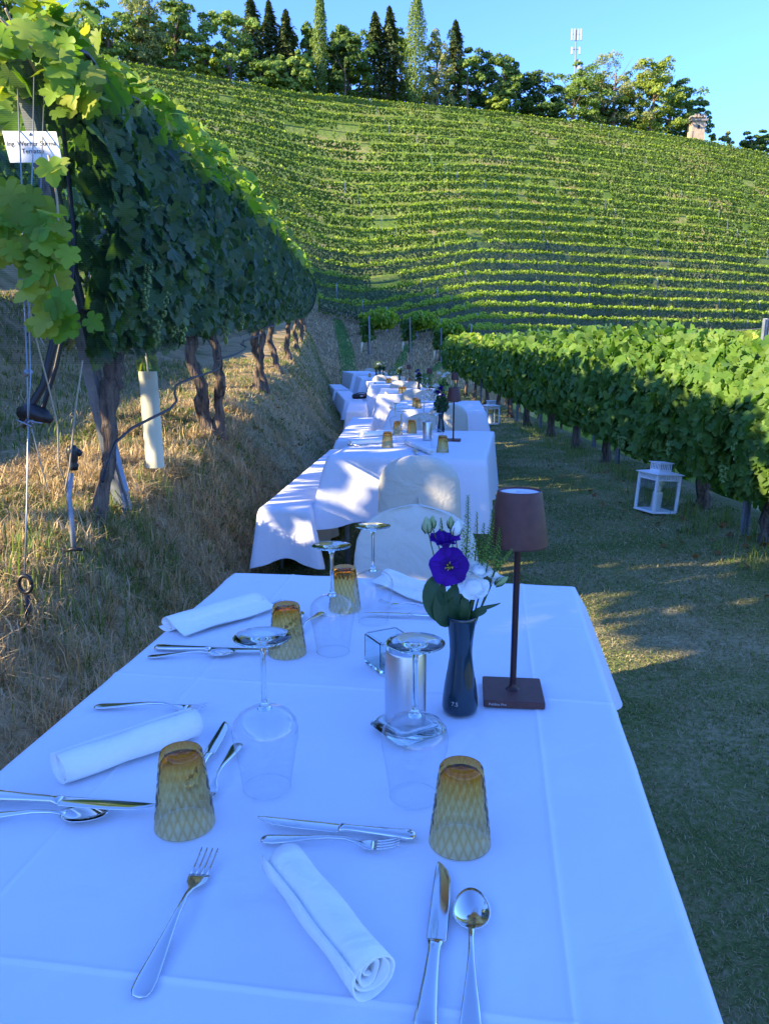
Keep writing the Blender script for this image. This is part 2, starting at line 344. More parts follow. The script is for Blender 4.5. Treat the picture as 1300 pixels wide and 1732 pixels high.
def gz(x, y):
    x = np.asarray(x, float); y = np.asarray(y, float)
    xt, xv, zv, xr = XT(y), XV(y), ZV(y), XR(y)
    s = np.clip((xt - x) / (xt - xv), 0, 1); s1 = .45*s + .55*s*s*(3-2*s)
    z = zv * s1
    d = np.maximum(xv - x, 0); nn = np.floor(d / TER); f = d - nn*TER
    z = z + np.where(d > 0, 1.15*(nn + bankprof(f)), 0)
    e = np.maximum(x - (xr + .5), 0); z = z - np.minimum(e*.5, 9) 
    far = np.clip((y - 36) / 10, 0, 1); z = z - .8*far*(x > -3)
    m = np.clip(s*3, 0, 1)
    z = z + fbm(x*1.6, y*1.6, 3) * (.018 + .045*m) + fbm(x*6+9, y*6, 2) * (.008 + .02*m)
    return z
def gza(x, y): return float(gz(x, y))
xs = np.concatenate([np.arange(-30, -8, 1.0), np.arange(-8, -3, .25), np.arange(-3, 4, .085), np.arange(4, 26, .8)])
ys = np.concatenate([np.arange(-14, 0, .5), np.arange(0, 16, .11), np.arange(16, 49, .3)])
XX, YY = np.meshgrid(xs, ys); ZZ = gz(XX, YY)
def gridmesh(XX, YY, ZZ):
    h, w = XX.shape; V = np.stack([XX, YY, ZZ], -1).reshape(-1, 3); i = np.arange(h*w).reshape(h, w)
    return V, np.stack([i[:-1, :-1], i[:-1, 1:], i[1:, 1:], i[1:, :-1]], -1).reshape(-1, 4)
V, Fc = gridmesh(XX, YY, ZZ)
gme = mesh(V, Fc, True, 'ground'); gme.materials.append(M['ground']); gme.materials.append(M['bankg'])
cxy = V[Fc].mean(1); gme.polygons.foreach_set('material_index', (cxy[:, 0] < XT(cxy[:, 1]) + .05 + .07*fbm(cxy[:, 0]*9, cxy[:, 1]*9)).astype(np.int32))
tag(ob('ground', gme), kind='structure')

# ------------------------------------------------------------------ the far hill: a bowl of terraces
K = 24
_xb = [-200, 140, 300, 430, 545, 605, 680, 742, 800, 900, 1000, 1300, 1500, 1900]
def YB(x): return np.interp(x, _xb, [560, 500, 520, 570, 640, 652, 632, 613, 594, 585, 583, 582, 582, 582])
def YT(x): return np.interp(x, [-200, 140, 300, 500, 650, 800, 950, 1100, 1200, 1300, 1500, 1900], [70, 98, 126, 158, 171, 186, 205, 226, 241, 263, 312, 440])
def DB(x): return np.interp(x, _xb, [45, 42, 40, 38, 38, 39, 43, 48, 58, 76, 92, 120, 130, 145])
def DT(x): return np.interp(x, [-200, 140, 300, 650, 1300, 1500, 1900], [135, 148, 160, 185, 215, 222, 235])
def hill(x, t):
    x = np.asarray(x, float); t = np.asarray(t, float); tc_ = np.clip(t, -.12, 1)
    g = 1.3*tc_ - .3*tc_*tc_; y = YB(x)*(1-g) + YT(x)*g; D = DB(x) + (DT(x)-DB(x))*tc_
    p = npP(x, y, D)
    over = np.maximum(t-1, 0); p[..., 1] += over*220; p[..., 2] -= over*over*120
    un = np.maximum(-.12-t, 0); p[..., 2] -= un*60
    return p
hx, ht = np.meshgrid(np.arange(-200, 1901, 14), np.concatenate([[-.5, -.3, -.2], np.arange(-.12, 1.0, 1/96), [1, 1.02, 1.05, 1.1, 1.2, 1.4]]))
hp = hill(hx, ht); hp[..., 2] += .35*fbm(hp[..., 0]*.12, hp[..., 1]*.12, 3)
V, Fc = gridmesh(hp[..., 0], hp[..., 1], hp[..., 2])
hm = mesh(V, Fc, True, 'hillside'); hm.materials.append(M['hillg']); hm.materials.append(M['slope']); _c = hx[:-1, :-1].ravel(); _t = ht[:-1, :-1].ravel()
hm.polygons.foreach_set('material_index', ((_t < .20) & (_c < 860-900*np.maximum(_t, 0))).astype(np.int32)); tag(ob('hillside', hm), kind='structure')
for pl_ in ([(594, -.11, 24), (594, -.04, 20), (590, .05, 15), (583, .11, 12), (570, .17, 9)], [(655, -.09, 14), (662, -.02, 13), (672, .03, 10), (692, .075, 8)], [(716, -.06, 14), (730, -.02, 12), (748, .008, 8), (775, .03, 6)]):      # green mown strips at the head of the hollow
    c0 = np.array(pl_); f_ = np.linspace(0, len(pl_)-1, 40); cx0, ct0, cw0 = [np.interp(f_, range(len(pl_)), c0[:, j]) for j in range(3)]; u_ = np.linspace(-1, 1, 9)
    q_ = hill(cx0[:, None]+u_*cw0[:, None], ct0[:, None]+0*u_); q_[..., 2] += .35*fbm(q_[..., 0]*.12, q_[..., 1]*.12, 3) + .13 - .1*np.abs(u_); V, Fc = gridmesh(q_[..., 0], q_[..., 1], q_[..., 2])
    tag(ob('path', mesh(V, Fc, True, 'path'), M['pathg']), kind='structure')
# the same hill goes on to the left, outside the picture, and keeps the sun from the hollow
az, rr_ = np.meshgrid(np.append(np.arange(-132, -34, 3.0), -33.0), np.array([26, 34, 44, 56, 70, 84, 96, 104, 115, 150, 220.]))
Hz = np.interp(az, [-132, -112, -104, -98, -88, -76, -60, -45, -30, -19], [14, 14, 18, 48, 53, 54, 45, 38, 42, 48])
q = np.clip((rr_-24)/76, 0, 1); zz = 5 + (Hz-5)*q; 
_e = hill(np.full(60, -200.), np.linspace(-.12, 1.4, 60)); _re = np.hypot(_e[:, 0], _e[:, 1]); wz = np.clip((az+47)/14, 0, 1); wz = wz*wz*(3-2*wz)
zz = zz*(1-wz) + np.interp(rr_, _re, _e[:, 2])*wz; zz[0] -= 4
V, Fc = gridmesh(rr_*np.sin(R(1)*az), rr_*np.cos(R(1)*az), zz + fbm(az*.2, rr_*.05)*1.2)
tag(ob('hillside_left', mesh(V, Fc, True, 'hillside_left'), M['hillg']), kind='structure')
tag(ob('valley_floor', mesh(np.array([(-900, -900, -14.), (1500, -900, -14.), (1500, 1500, -14.), (-900, 1500, -14.)]), np.array([[0, 1, 2, 3]])), M['hillg']), kind='structure')

# ------------------------------------------------------------------ leaves
def leafbase(detail):
    half = {3: [(.0,.05),(.12,-.10),(.27,-.13),(.40,-.05),(.50,.03),(.47,.12),(.36,.19),(.52,.28),(.62,.44),(.52,.52),(.50,.62),(.36,.60),(.26,.56),(.29,.72),(.20,.80),(.12,.93)],
            2: [(.0,0.),(.3,-.12),(.5,.1),(.56,.45),(.34,.6)], 1: [(.0,0.),(.5,.2),(.4,.7)]}[detail]
    pts = half + [(0., 1.0)] + [(-x, y) for x, y in half[:0:-1]]
    V = [(0, .34, 0)] + [(x, y, 0) for x, y in pts]
    V = [(x, y, .13*abs(x)*1.3 - .16*(y-.3)**2 + (.05 if abs(x) > .45 else 0)) for x, y, _ in V]
    V[0] = (0, .34, .0)
    n = len(pts); Fc = [(0, 1+i, 1+(i+1) % n) for i in range(n)]
    V = np.array(V); V[:, 1] -= .34
    return V, np.array(Fc)
LB = {d: leafbase(d) for d in (1, 2, 3)}
QUAD = (np.array([(-.5, 0, 0), (0, -.5, .08), (.5, 0, 0), (0, .5, .08)]), np.array([[0, 1, 2], [0, 2, 3]]))
def norm(a): return a / np.maximum(np.linalg.norm(a, axis=-1, keepdims=True), 1e-9)
def frames(nrm, tip):
    z = norm(nrm); y = norm(tip - (tip*z).sum(-1, keepdims=True)*z); x = np.cross(y, z); return x, y, z
def scatter(base, pos, nrm, tip, size):
    bv, bf = base; x, y, z = frames(nrm, tip); s = np.asarray(size).reshape(-1, 1, 1)
    V = (bv[None, :, 0:1]*x[:, None] + bv[None, :, 1:2]*y[:, None] + bv[None, :, 2:3]*z[:, None]) * s + pos[:, None]
    Fc = bf[None] + (np.arange(len(pos))*len(bv))[:, None, None]
    return V.reshape(-1, 3), Fc.reshape(-1, bf.shape[1])
leafme = [mesh(*LB[3], True, 'leaf')]
v2 = LB[3][0].copy(); v2[:, 2] *= -.8; v2[:, 0] *= 1.08; leafme.append(mesh(v2, LB[3][1], True, 'leaf'))
def leaf_objects(pos, nrm, tip, size, mat, parent, origin, name='leaf'):
    x, y, z = frames(nrm, tip)
    for i in range(len(pos)):
        key = (mat.name, i % 2)
        if key not in _lm: me = leafme[i % 2].copy(); me.materials.append(mat); _lm[key] = me
        o = bpy.data.objects.new(name, _lm[key]); C.objects.link(o); o.parent = parent
        s = float(size[i]); m = Matrix((x[i]*s, y[i]*s, z[i]*s)).transposed().to_4x4(); m.translation = Vector(pos[i]) - Vector(origin)
        o.matrix_local = m
_lm = {}
def nr(n, s=1.0): return rng.normal(0, s, n)
def wall(X, Z, y0, y1, n, zlo, zhi, half, face, size, detail, lumps=1.0, tilt=.45):
    """leaves of a vine wall along y: face=+1 looks towards +x. returns scatter() arguments"""
    y = rng.uniform(y0, y1, n); h = rng.uniform(0, 1, n)
    top = zhi + .10*fbm(y*1.7, y*0+3, 2); lo = zlo + .10*fbm(y*2.1, y*0+8, 2)
    hz = lo + (top-lo)*h; bul = half*(np.sin(PI*np.clip(h*.9+.08, 0, 1))**.5) + .06*lumps*fbm(y*2.5, hz*2.5, 2)
    layer = rng.choice([1.0, .8, .5, -.6], n, p=[.5, .22, .14, .14])
    pos = np.stack([X(y) + face*bul*layer + nr(n, .02), y, Z(y) + hz], -1)
    nrm = np.stack([face*np.sign(layer)*np.ones(n), nr(n, tilt) - .25, .25 + nr(n, tilt)], -1)
    tip = np.stack([nr(n, .35), nr(n, .45), -1 + nr(n, .3)], -1)
    return pos, nrm, tip, size*rng.uniform(.7, 1.25, n)
def crownleaves(X, Z, y0, y1, n, zlo, zhi, half, size):
    y = rng.uniform(y0, y1, n); h = rng.uniform(0, 1, n)**1.4
    sp = .5 + .5*fbm(y*3.1, y*0+1, 2)
    pos = np.stack([X(y) + half*nr(n, .5)*(1-.5*h), y, Z(y) + zlo + (zhi-zlo)*h*(.55+.6*sp)], -1)
    nrm = np.stack([nr(n, .7)+.25, nr(n, .6)-.4, .7+nr(n, .5)], -1); tip = np.stack([nr(n, .8)+.3, nr(n, .7), -.5+nr(n, .5)], -1)
    return pos, nrm, tip, size*rng.uniform(.6, 1.2, n)
def split_big(args, k, cam_=np.array([0, 0, CAMZ])):
    d = np.linalg.norm(args[0]-cam_, axis=1); px = args[3]/d; vis = (args[0][:, 0]/np.maximum(args[0][:, 1], .1))
    idx = np.argsort(-px*(np.abs(vis) < .56)); return [a[idx[:k]] for a in args], [a[idx[k:]] for a in args]
def trunk_mesh(p0, p1, r0, r1, bend=.05, n=10, seed=0, segs=16):
    rs = random.Random(seed); p0, p1 = Vector(p0), Vector(p1); pts, rad = [], []
    ox = oy = 0
    for i in range(segs+1):
        t = i/segs; ox += rs.uniform(-bend, bend)/3; oy += rs.uniform(-bend, bend)/3
        pts.append(p0.lerp(p1, t) + Vector((ox*math.sin(PI*t), oy*math.sin(PI*t), 0)))
        rad.append((r0 + (r1-r0)*t)*(1 + rs.uniform(-.16, .2)) * (1 + .9*math.exp(-t*14)) * (1+.35*(t > .9)))
    V, Fc = tube(pts, rad, n, True)
    V2 = []
    for i, v in enumerate(V):                     # vertical ridges of shaggy bark
        k = i % n; c = pts[i//n]; s = 1 + (.20 if k % 2 else -.10) + rs.uniform(-.10, .10)
        V2.append(tuple(c + (Vector(v)-c)*s))
    return V2, Fc
def grape_bunch(p, parent, origin):
    parts_ = []
    ico = lathe([(0.0005, -.009), (.0065, -.0063), (.009, 0), (.0065, .0063), (.0005, .009)], 6)
    for i in range(34):
        h = random.random(); r = .032*(1-h*.75)
        parts_.append(xf(ico, Matrix.Translation(Vector((random.uniform(-r, r), random.uniform(-r, r), -h*.13)))))
    o = part('grape_bunch', join(*parts_), M['grape'], parent); o.location = Vector(p)-Vector(origin)

# ------------------------------------------------------------------ left vine row under its net
LV = [3.6, 6.2, 9.6, 12.7, 15.6, 18.6, 21.6, 24.6, 27.6, 31.0]
LVL = ['gnarled leaning grapevine nearest the signpost, sunlit trunk foot in dry grass',
       'netted grapevine with pale split trunk just beyond the cream growth tube',
       'netted grapevine with a forked double trunk, third along the left bank',
       'netted grapevine with a splayed trunk foot, fourth along the left bank',
       'slim netted grapevine on the left bank, fifth from the signpost',
       'small netted grapevine on the left bank, sixth from the signpost',
       'distant netted grapevine on the left bank, seventh from the signpost',
       'distant netted grapevine on the left bank, eighth from the signpost',
       'distant netted grapevine on the left bank, last but one of the row',
       'bright green unnetted grapevine at the far end of the left row']
b = [3.38] + [(LV[i]+LV[i+1])/2 for i in range(len(LV)-1)] + [32.6]
for i, y in enumerate(LV):
    x = float(XV(y)); z = gza(x, y); base = (x, y, z)
    if i == 0: x0 = G(165, 892, .56); base = (x0.x, x0.y, gza(x0.x, x0.y)-.02)
    t = empty('grapevine', base, label=LVL[i], cat='grapevine', group='grapevines of the left row')
    top = (XV(y) - (.0 if i else -.02), y + (.12 if i == 0 else -.1*(i == 1)), ZV(y) + .95)
    if i == 0:
        pts = [P(163, 892, 3.62), P(172, 840, 3.62), P(184, 790, 3.62), P(187, 740, 3.62), P(182, 690, 3.62), P(190, 650, 3.62), P(196, 600, 3.62), P(175, 560, 3.62), P(150, 520, 3.6)]
        fine, rad = [], []
        rb = [.056, .033, .031, .034, .037, .043, .040, .030, .020]
        for k in range(len(pts)-1):
            for j in range(4): fine.append(pts[k].lerp(pts[k+1], j/4)); rad.append((rb[k]*(1-j/4)+rb[k+1]*j/4)*random.uniform(.82, 1.15))
        V, Fc = tube(fine, rad, 12, True)
        V = [tuple(fine[q//12] + (Vector(v)-fine[q//12])*(1 + (.14 if q % 2 else -.08) + random.uniform(-.1, .12))) for q, v in enumerate(V)]
        part('trunk', (V, Fc), M['bark'], t, origin=base)
    else:
        r0 = .050 if i < 3 else .044
        tp = trunk_mesh((0, 0, -.05), (top[0]-x-.08, top[1]-y, top[2]-z), r0, r0*.8, .10, seed=i)
        part('trunk', tp, M['bark'], t)
        if i in (1, 2): part('trunk', trunk_mesh((.07, .05, -.05), (top[0]-x+.03, top[1]-y+.05, top[2]-z-.1), r0*.75, r0*.6, .08, seed=i+40), M['bark'], t)
    # arms under the leaves
    yy = np.linspace(b[i]+.1, b[i+1]-.1, 7); part('arm', tube([(float(XV(q)), float(q), float(ZV(q))+.98+.03*math.sin(q*7)) for q in yy], .02, 6), M['bark'], t, origin=base)
    L = b[i+1]-b[i]; dens = [900, 760, 600, 430, 380, 300, 260, 240, 220, 240][i]
    netted = i < 9
    w_ = wall(XV, ZV, b[i], b[i+1], int(L*dens), .82, 1.95, .27, 1, [.105, .11, .115, .12, .13, .145, .15, .16, .17, .19][i], 2)
    if i < 3:
        big, rest = split_big(w_, 190); leaf_objects(*big, M['leaf'], t, base)
    else: rest = w_
    V, Fc = scatter(LB[3 if i == 0 else 2 if i < 5 else 1], *rest); tag(part('leafage', (V-np.array(base), Fc), M['leaf'] if netted else M['topleaf'], t), kind='stuff')
    c_ = crownleaves(XV, ZV, b[i] - (.12 if i == 0 else 0), b[i+1], int(L*[360, 290, 230, 170, 150, 130, 110, 100, 100, 120][i]), 1.80, 2.26, .24, [.108, .115, .12, .135, .14, .15, .16, .17, .18, .2][i])
    if i < 2: big, c_ = split_big(c_, 110); leaf_objects(*big, M['topleaf'], t, base)
    V, Fc = scatter(LB[3 if i < 2 else 2 if i < 5 else 1], *c_); tag(part('top_shoots', (V-np.array(base), Fc), M['topleaf'], t), kind='stuff')
    if i < 2:
        for k in range(9 if i == 0 else 5):
            q = random.uniform(b[i]+.2, b[i+1]-.3); grape_bunch((float(XV(q))+.26, q, float(ZV(q))+random.uniform(.85, 1.25)), t, base)
# leaves hanging loose at the picture's left edge, in front of the net
base = P(60, 560, 2.62); base.z = gza(base.x, base.y)
t = empty('grapevine', base, label='loose bright unnetted vine shoots hanging below the white sign, at the very left', cat='grapevine')
def pxleaves(regions):
    pos, siz = [], []; clear = lambda x, y: 2 < x < 84 and 88 < y < 228
    for (cx, cy, sx, sy, n, z0, z1) in regions:
        for k in range(n):
            qx, qy = cx+random.gauss(0, sx), cy+random.gauss(0, sy)
            if clear(qx, qy) and z0 < 3.3: continue
            pos.append(P(qx, qy, random.uniform(z0, z1))); siz.append(random.uniform(.06, .098))
    pos = np.array(pos); n = len(pos)
    return pos, np.stack([nr(n, .45)+.15, nr(n, .35)-1, nr(n, .4)+.4], -1), np.stack([nr(n, .6), nr(n, .3), -1+nr(n, .4)], -1), np.array(siz)
pl = pxleaves([(14, 400, 36, 28, 28, 2.45, 2.75), (75, 395, 25, 25, 16, 2.45, 2.7), (85, 455, 22, 22, 13, 2.5, 2.75), (90, 510, 18, 22, 12, 2.5, 2.75), (100, 550, 18, 10, 6, 2.5, 2.7), (84, 284, 6, 6, 2, 2.5, 2.55), (5, 345, 20, 15, 8, 2.5, 2.7)])
leaf_objects(*pl, M['topleaf'], t, base)
for pts in ([(105, 560, 2.7), (96, 480, 2.65), (70, 400, 2.6), (10, 370, 2.6)], [(100, 400, 2.6), (97, 340, 2.6), (92, 300, 2.58), (82, 262, 2.55)], [(110, 390, 2.6), (60, 350, 2.6), (0, 345, 2.6)]):
    part('shoot', tube([P(*q) for q in pts], .004, 6), M['twine'], t, origin=base)
base = P(60, 200, 2.9); base.z = gza(base.x, base.y)
t = empty('grapevine', base, label='sunlit vine top spilling over the signpost at the upper left corner', cat='grapevine')
pl = pxleaves([(25, 65, 25, 20, 22, 2.5, 3.0), (80, 85, 28, 20, 26, 2.6, 3.0), (110, 130, 22, 22, 22, 2.7, 3.1), (5, 80, 10, 18, 8, 2.6, 2.9), (145, 165, 25, 16, 18, 2.8, 3.3), (60, 125, 12, 10, 6, 3.4, 3.6), (0, 170, 8, 30, 8, 3.4, 3.7)])
leaf_objects(*pl, M['topleaf'], t, base)
for pts in ([(0, 30, 2.6), (40, 70, 2.7), (90, 110, 2.9), (150, 170, 3.2)], [(10, 15, 2.6), (30, 60, 2.7), (60, 120, 2.9)]):
    part('shoot', tube([P(*q) for q in pts], .005, 6), M['twine'], t, origin=base)

# the net over the left row
n0 = P(100, 200, 3.3)
base = (float(XV(3.2)), 3.2, gza(float(XV(3.2)), 3.2))
t = empty('bird_net', base, label='dark blue bird net stretched over the long left vine row', cat='netting')
def netpt(u, v):
    y = 3.34 + (29.4-3.34)*u**1.5; zlo, zhi = .76, 1.98
    h = zlo + (zhi-zlo)*v; bul = .40*math.sin(PI*min(1, v*.88+.1))**.45 + .05*float(fbm(y*1.3, h*3+2, 3))
    hh = h + .05*float(fbm(y*1.1, 7.7, 2))
    return (float(XV(y))+bul - base[0], y-base[1], float(ZV(y))+hh-base[2])
part('net_face', grid(netpt, 150, 16), M['net'], t)
def netend(u, v):
    a = PI*u; h = .76+(1.98-.76)*v; bul = .40*math.sin(PI*min(1, v*.88+.1))**.45
    return (float(XV(3.34))+bul*math.cos(a)-base[0], 3.34-.10*math.sin(a)-base[1], float(ZV(3.34))+h-base[2])
part('net_end', grid(netend, 10, 12), M['net'], t)
def hem(u, v):
    y = 3.1 + 7.4*u; top = .80 + .02*math.sin(y*9); lo = float(np.interp(y, [3.1, 3.6, 4.6, 6.2, 8.2, 10.5], [.30, .44, .55, .62, .74, .79]))
    h = top + (lo-top)*v; return (float(XV(y))+.20+.05*math.sin(y*5)*v+.03*float(fbm(y*4, v*3))-base[0], y-base[1], float(ZV(y))+h-base[2])
part('net_skirt', grid(hem, 60, 8), M['thinnet'], t)
part('hem_cord', tube([tuple(Vector(hem(u/40, 1))) for u in range(41)], .007, 6), M['black'], t)
part('top_cord', tube([tuple(Vector(netpt(u/90, 1))+Vector((.02, 0, -.03+.03*math.sin(u*.8)))) for u in range(91)], .010, 6), M['black'], t)
for pts, r_ in (([(98, 140, 3.2), (112, 260, 3.2), (126, 400, 3.2), (122, 480, 3.2), (108, 560, 3.2), (95, 620, 3.2), (70, 700, 3.2), (40, 722, 3.2)], .010),
                ([(105, 470, 3.1), (95, 560, 3.1), (75, 650, 3.1), (45, 700, 3.1), (38, 715, 3.1)], .016)):
    part('net_rope', tube([P(*q)-Vector(base) for q in pts], r_, 7), M['black'], t)
part('net_bundle', tube([P(*q)-Vector(base) for q in [(32, 700, 3.1), (50, 695, 3.1), (75, 705, 3.1), (88, 712, 3.1)]], [.02, .035, .03, .012], 9, jit=.25), M['black'], t)

# ------------------------------------------------------------------ second row higher up on the left
def XV2(y): return XV(y) - TER
def ZV2(y): return ZV(y) + 1.15
base = (float(XV2(4)), 4., float(gz(XV2(4), 4.)))
for k, (ya, yb_, lab) in enumerate([(1.0, 12, 'netted vine row on the upper terrace, seen behind the signpost'), (-9, -.1, 'unseen upper terrace vine row behind the camera, added to shade the nearest table'), (-10, -2.6, 'unseen third terrace vine row, added behind the camera to block the sun'), (12, 30, 'far stretch of the upper terrace vine row, behind the left netted row')]):  # both rows behind the camera are added to block the sun
    sh = (0, 0, TER, 0)[k]; XV2 = lambda y, sh=sh: XV(y) - TER - sh; ZV2 = lambda y, sh=sh: ZV(y) + 1.15*(1+(sh > 0))
    base = (float(XV2(ya)), ya, float(gz(XV2(ya), ya)))
    t = empty('vine_row', base, label=lab, cat='vine row', group='upper terrace vine rows')
    w_ = wall(XV2, ZV2, ya, yb_, int((yb_-ya)*(150, 420, 420, 170)[k]), (.62, .80, 1.25, .62)[k], 2.0, .3, 1, .17, 1)
    if k == 1:
        g_ = wall(XV2, ZV2, -.15, 1.05, 330, 1.20, 2.0, .3, 1, .17, 1); w_ = [np.concatenate([a_, b_]) for a_, b_ in zip(w_, g_)]  # upper leaves only: opening below is shaped to let sun patches onto the path
    V, Fc = scatter(LB[1], *w_); tag(part('leafage', (V-np.array(base), Fc), M['leaf'], t), kind='stuff')
    V, Fc = scatter(LB[1], *crownleaves(XV2, ZV2, ya, yb_, int((yb_-ya)*60), 1.85, 2.3, .25, .17)); tag(part('top_shoots', (V-np.array(base), Fc), M['topleaf'], t), kind='stuff')
    for y in np.arange(ya+.5, yb_, 1.6):
        x = float(XV2(y)); part('trunk', trunk_mesh((x-base[0], y-base[1], gza(x, y)-base[2]-.05), (x-base[0], y-base[1], gza(x, y)-base[2]+.8), .04, .035, .05, 6, seed=int(y*10), segs=4), M['bark'], t)
    if k == 0:
        part('net_face', grid(lambda u, v: (float(XV2(ya+(yb_-ya)*u))+.34*math.sin(PI*min(1, v*.88+.1))**.45-base[0], ya+(yb_-ya)*u-base[1], float(ZV2(ya+(yb_-ya)*u))+.7+1.3*v-base[2]), 40, 8), M['net'], t)

# ------------------------------------------------------------------ right vine row
RV = [(2.6, .25), (4.1, .3), (5.48, .0), (6.8, .07), (8.3, .12), (9.9, .1), (11.3, .1), (13.0, .05), (15.0, 0), (17., 0), (19., 0), (21.2, 0), (23.6, 0), (26.5, 0), (29.8, 0)]
RVL = ['grapevine of the right row just outside the picture, next to the camera', 'grapevine of the right row at the picture edge, lower leaves only',
       'big leafed grapevine with knotted trunk at the right edge, beside the nearest steel post', 'grapevine with a thick dark trunk right behind the nearer white lantern',
       'grapevine with a thin trunk just beyond the nearer white lantern', 'grapevine beside the yellow capped steel post', 'grapevine with reddish stake beyond the yellow capped post',
       'grapevine with yellowing lower leaves midway along the right row', 'grapevine midway along the right row, before the farther lantern', 'grapevine standing level with the farther white lantern',
       'grapevine just past the farther white lantern', 'small distant grapevine of the right row behind the brown lamps', 'distant grapevine third from the far end of the right row',
       'distant grapevine second from the far end of the right row', 'last grapevine at the far end of the right row']
def XRv(y): return XR(y) - .02
def Z0(y): return .018*np.maximum(np.asarray(y, float)-5, 0)
yb = [1.8] + [(RV[i][0]+RV[i+1][0])/2 for i in range(len(RV)-1)] + [32.5]
for i, (y, dx) in enumerate(RV):
    x = float(XRv(y)) + dx*.5; base = (x, y, gza(x, y))
    t = empty('grapevine', base, label=RVL[i], cat='grapevine', group='grapevines of the right row')
    part('trunk', trunk_mesh((0, 0, -.05), (random.uniform(-.05, .05), random.uniform(-.06, .06), .8), .055, .045, .14, 10 if i < 6 else 6, seed=i+90, segs=12 if i < 6 else 4), M['bark'], t)
    L = yb[i+1]-yb[i]; sz = [.105, .105, .105, .108, .11, .115, .125, .135, .15, .16, .17, .18, .19, .2, .22][i]
    dens = [500, 900, 1250, 1250, 1100, 950, 600, 500, 420, 360, 320, 280, 240, 200, 160][i]
    w_ = wall(XRv, Z0, yb[i], yb[i+1], int(L*dens), .34, 1.42, .29, -1, sz, 2, 1.8, .6)
    if 1 < i < 5: big, w_ = split_big(w_, 200); leaf_objects(*big, M['leafr'], t, base)
    V, Fc = scatter(LB[3 if i < 4 else 2 if i < 7 else 1], *w_); tag(part('leafage', (V-np.array(base), Fc), M['leafr'], t), kind='stuff')
    c_ = crownleaves(XRv, Z0, yb[i], yb[i+1], int(L*(170 if i < 6 else 90)), 1.26 if i < 4 else 1.28, 1.50 if i < 4 else 1.62, .3, sz)
    if 1 < i < 4: big, c_ = split_big(c_, 60); leaf_objects(*big, M['leafr'], t, base)
    V, Fc = scatter(LB[3 if i < 4 else 2 if i < 7 else 1], *c_); tag(part('top_shoots', (V-np.array(base), Fc), M['topleaf'] if i < 3 or i > 9 else M['leafr'], t), kind='stuff')
    if i in (2, 3, 4, 7):
        for k in range(3): q = random.uniform(yb[i]+.1, yb[i+1]-.1); grape_bunch((float(XRv(q))-.3, q, random.uniform(.5, .8)), t, base)

# the next row down the slope, seen between the trunks
XD = lambda y: XR(y) + 2.3
ZD = lambda y: -.85 + .018*np.maximum(np.asarray(y, float)-5, 0)
base = (float(XD(3)), 3., gza(float(XD(3)), 3.)); t = empty('vine_row', base, label='lower vine row glimpsed between the trunks of the right row', cat='vine row')
V, Fc = scatter(LB[1], *wall(XD, ZD, 3, 34, 31*230, .1, 1.7, .35, -1, .17, 1, 1.8, .6)); tag(part('leafage', (V-np.array(base), Fc), M['leafr'], t), kind='stuff')
for y in np.arange(3.4, 33, 1.7): part('trunk', trunk_mesh((float(XD(y))-base[0], y-base[1], gza(float(XD(y)), y)-base[2]-.05), (float(XD(y))-base[0], y-base[1], gza(float(XD(y)), y)-base[2]+.7), .045, .035, .08, 6, seed=int(y*7), segs=4), M['bark'], t)
def vpost(name, p0, p1, label, w=.045, group=None, cap=False, cat='post'):
    """pressed steel trellis post: open C profile with hooks"""
    p0, p1 = Vector(p0), Vector(p1); L = (p1-p0).length; t = empty(name, p0, label=label, cat=cat, group=group)
    t.rotation_euler = (p1-p0).to_track_quat('Z', 'X').to_euler()
    th = .004; d = w*.7
    prof = [(-w/2, d/2), (-w/2, -d/2), (-w*.15, -d/2), (-w*.08, -d/2+.012), (w*.08, -d/2+.012), (w*.15, -d/2), (w/2, -d/2), (w/2, d/2), (w/2-th, d/2), (w/2-th, -d/2+th), (w*.12, -d/2+th+.012), (-w*.12, -d/2+th+.012), (-w/2+th, -d/2+th), (-w/2+th, d/2)]
    prof = prof[::-1]
    V = [(x, y, 0) for x, y in prof] + [(x, y, L) for x, y in prof]; n = len(prof)
    part('profile', (V, [(i, (i+1) % n, n+(i+1) % n, n+i) for i in range(n)] + [tuple(range(n-1, -1, -1)), tuple(range(n, 2*n))]), M['galv'], t, smooth=False)
    k = .2
    while k < L - .05:
        part('wire_hook', box(-w/2-.006, -w/2+.001, -.004, .004, k, k+.02), M['galv'], t, smooth=False); k += .33
    if cap: part('cap_band', box(-w/2-.002, w/2+.002, -d/2-.002, d/2+.002, L*.38, L*.38+.05), pbr('yellow_paint', (.5, .36, .03), .5), t, smooth=False)
    return t
for k, (px, py, lab) in enumerate([(1257, 905, 'nearest tall steel trellis post at the right edge'), (1043, 785, 'steel trellis post with a yellow band left of the nearer lantern'), (1003, 757, 'short looking steel trellis post between the vines of the right row'), (913, 725, 'steel trellis post in the middle of the right row'), (873, 713, 'steel trellis post right of the farther lantern'), (812, 690, 'distant steel trellis post above the farther lantern')]):
    p = G(px, py, 0.0); vpost('trellis_post', (p.x, p.y, gza(p.x, p.y)-.05), (p.x+.02, p.y, 1.62), lab, .05, 'steel posts of the right row', k == 1)
for k, z in enumerate((.75, 1.2, 1.55)):
    tag(part('trellis_wire', tube([(float(XR(y))-.05, y, z) for y in np.arange(2, 33, 3.)], .0025, 5), M['wire']), ['lowest', 'middle', 'topmost'][k]+' long steel trellis wire through the right vine row', 'wire', 'trellis wires right')

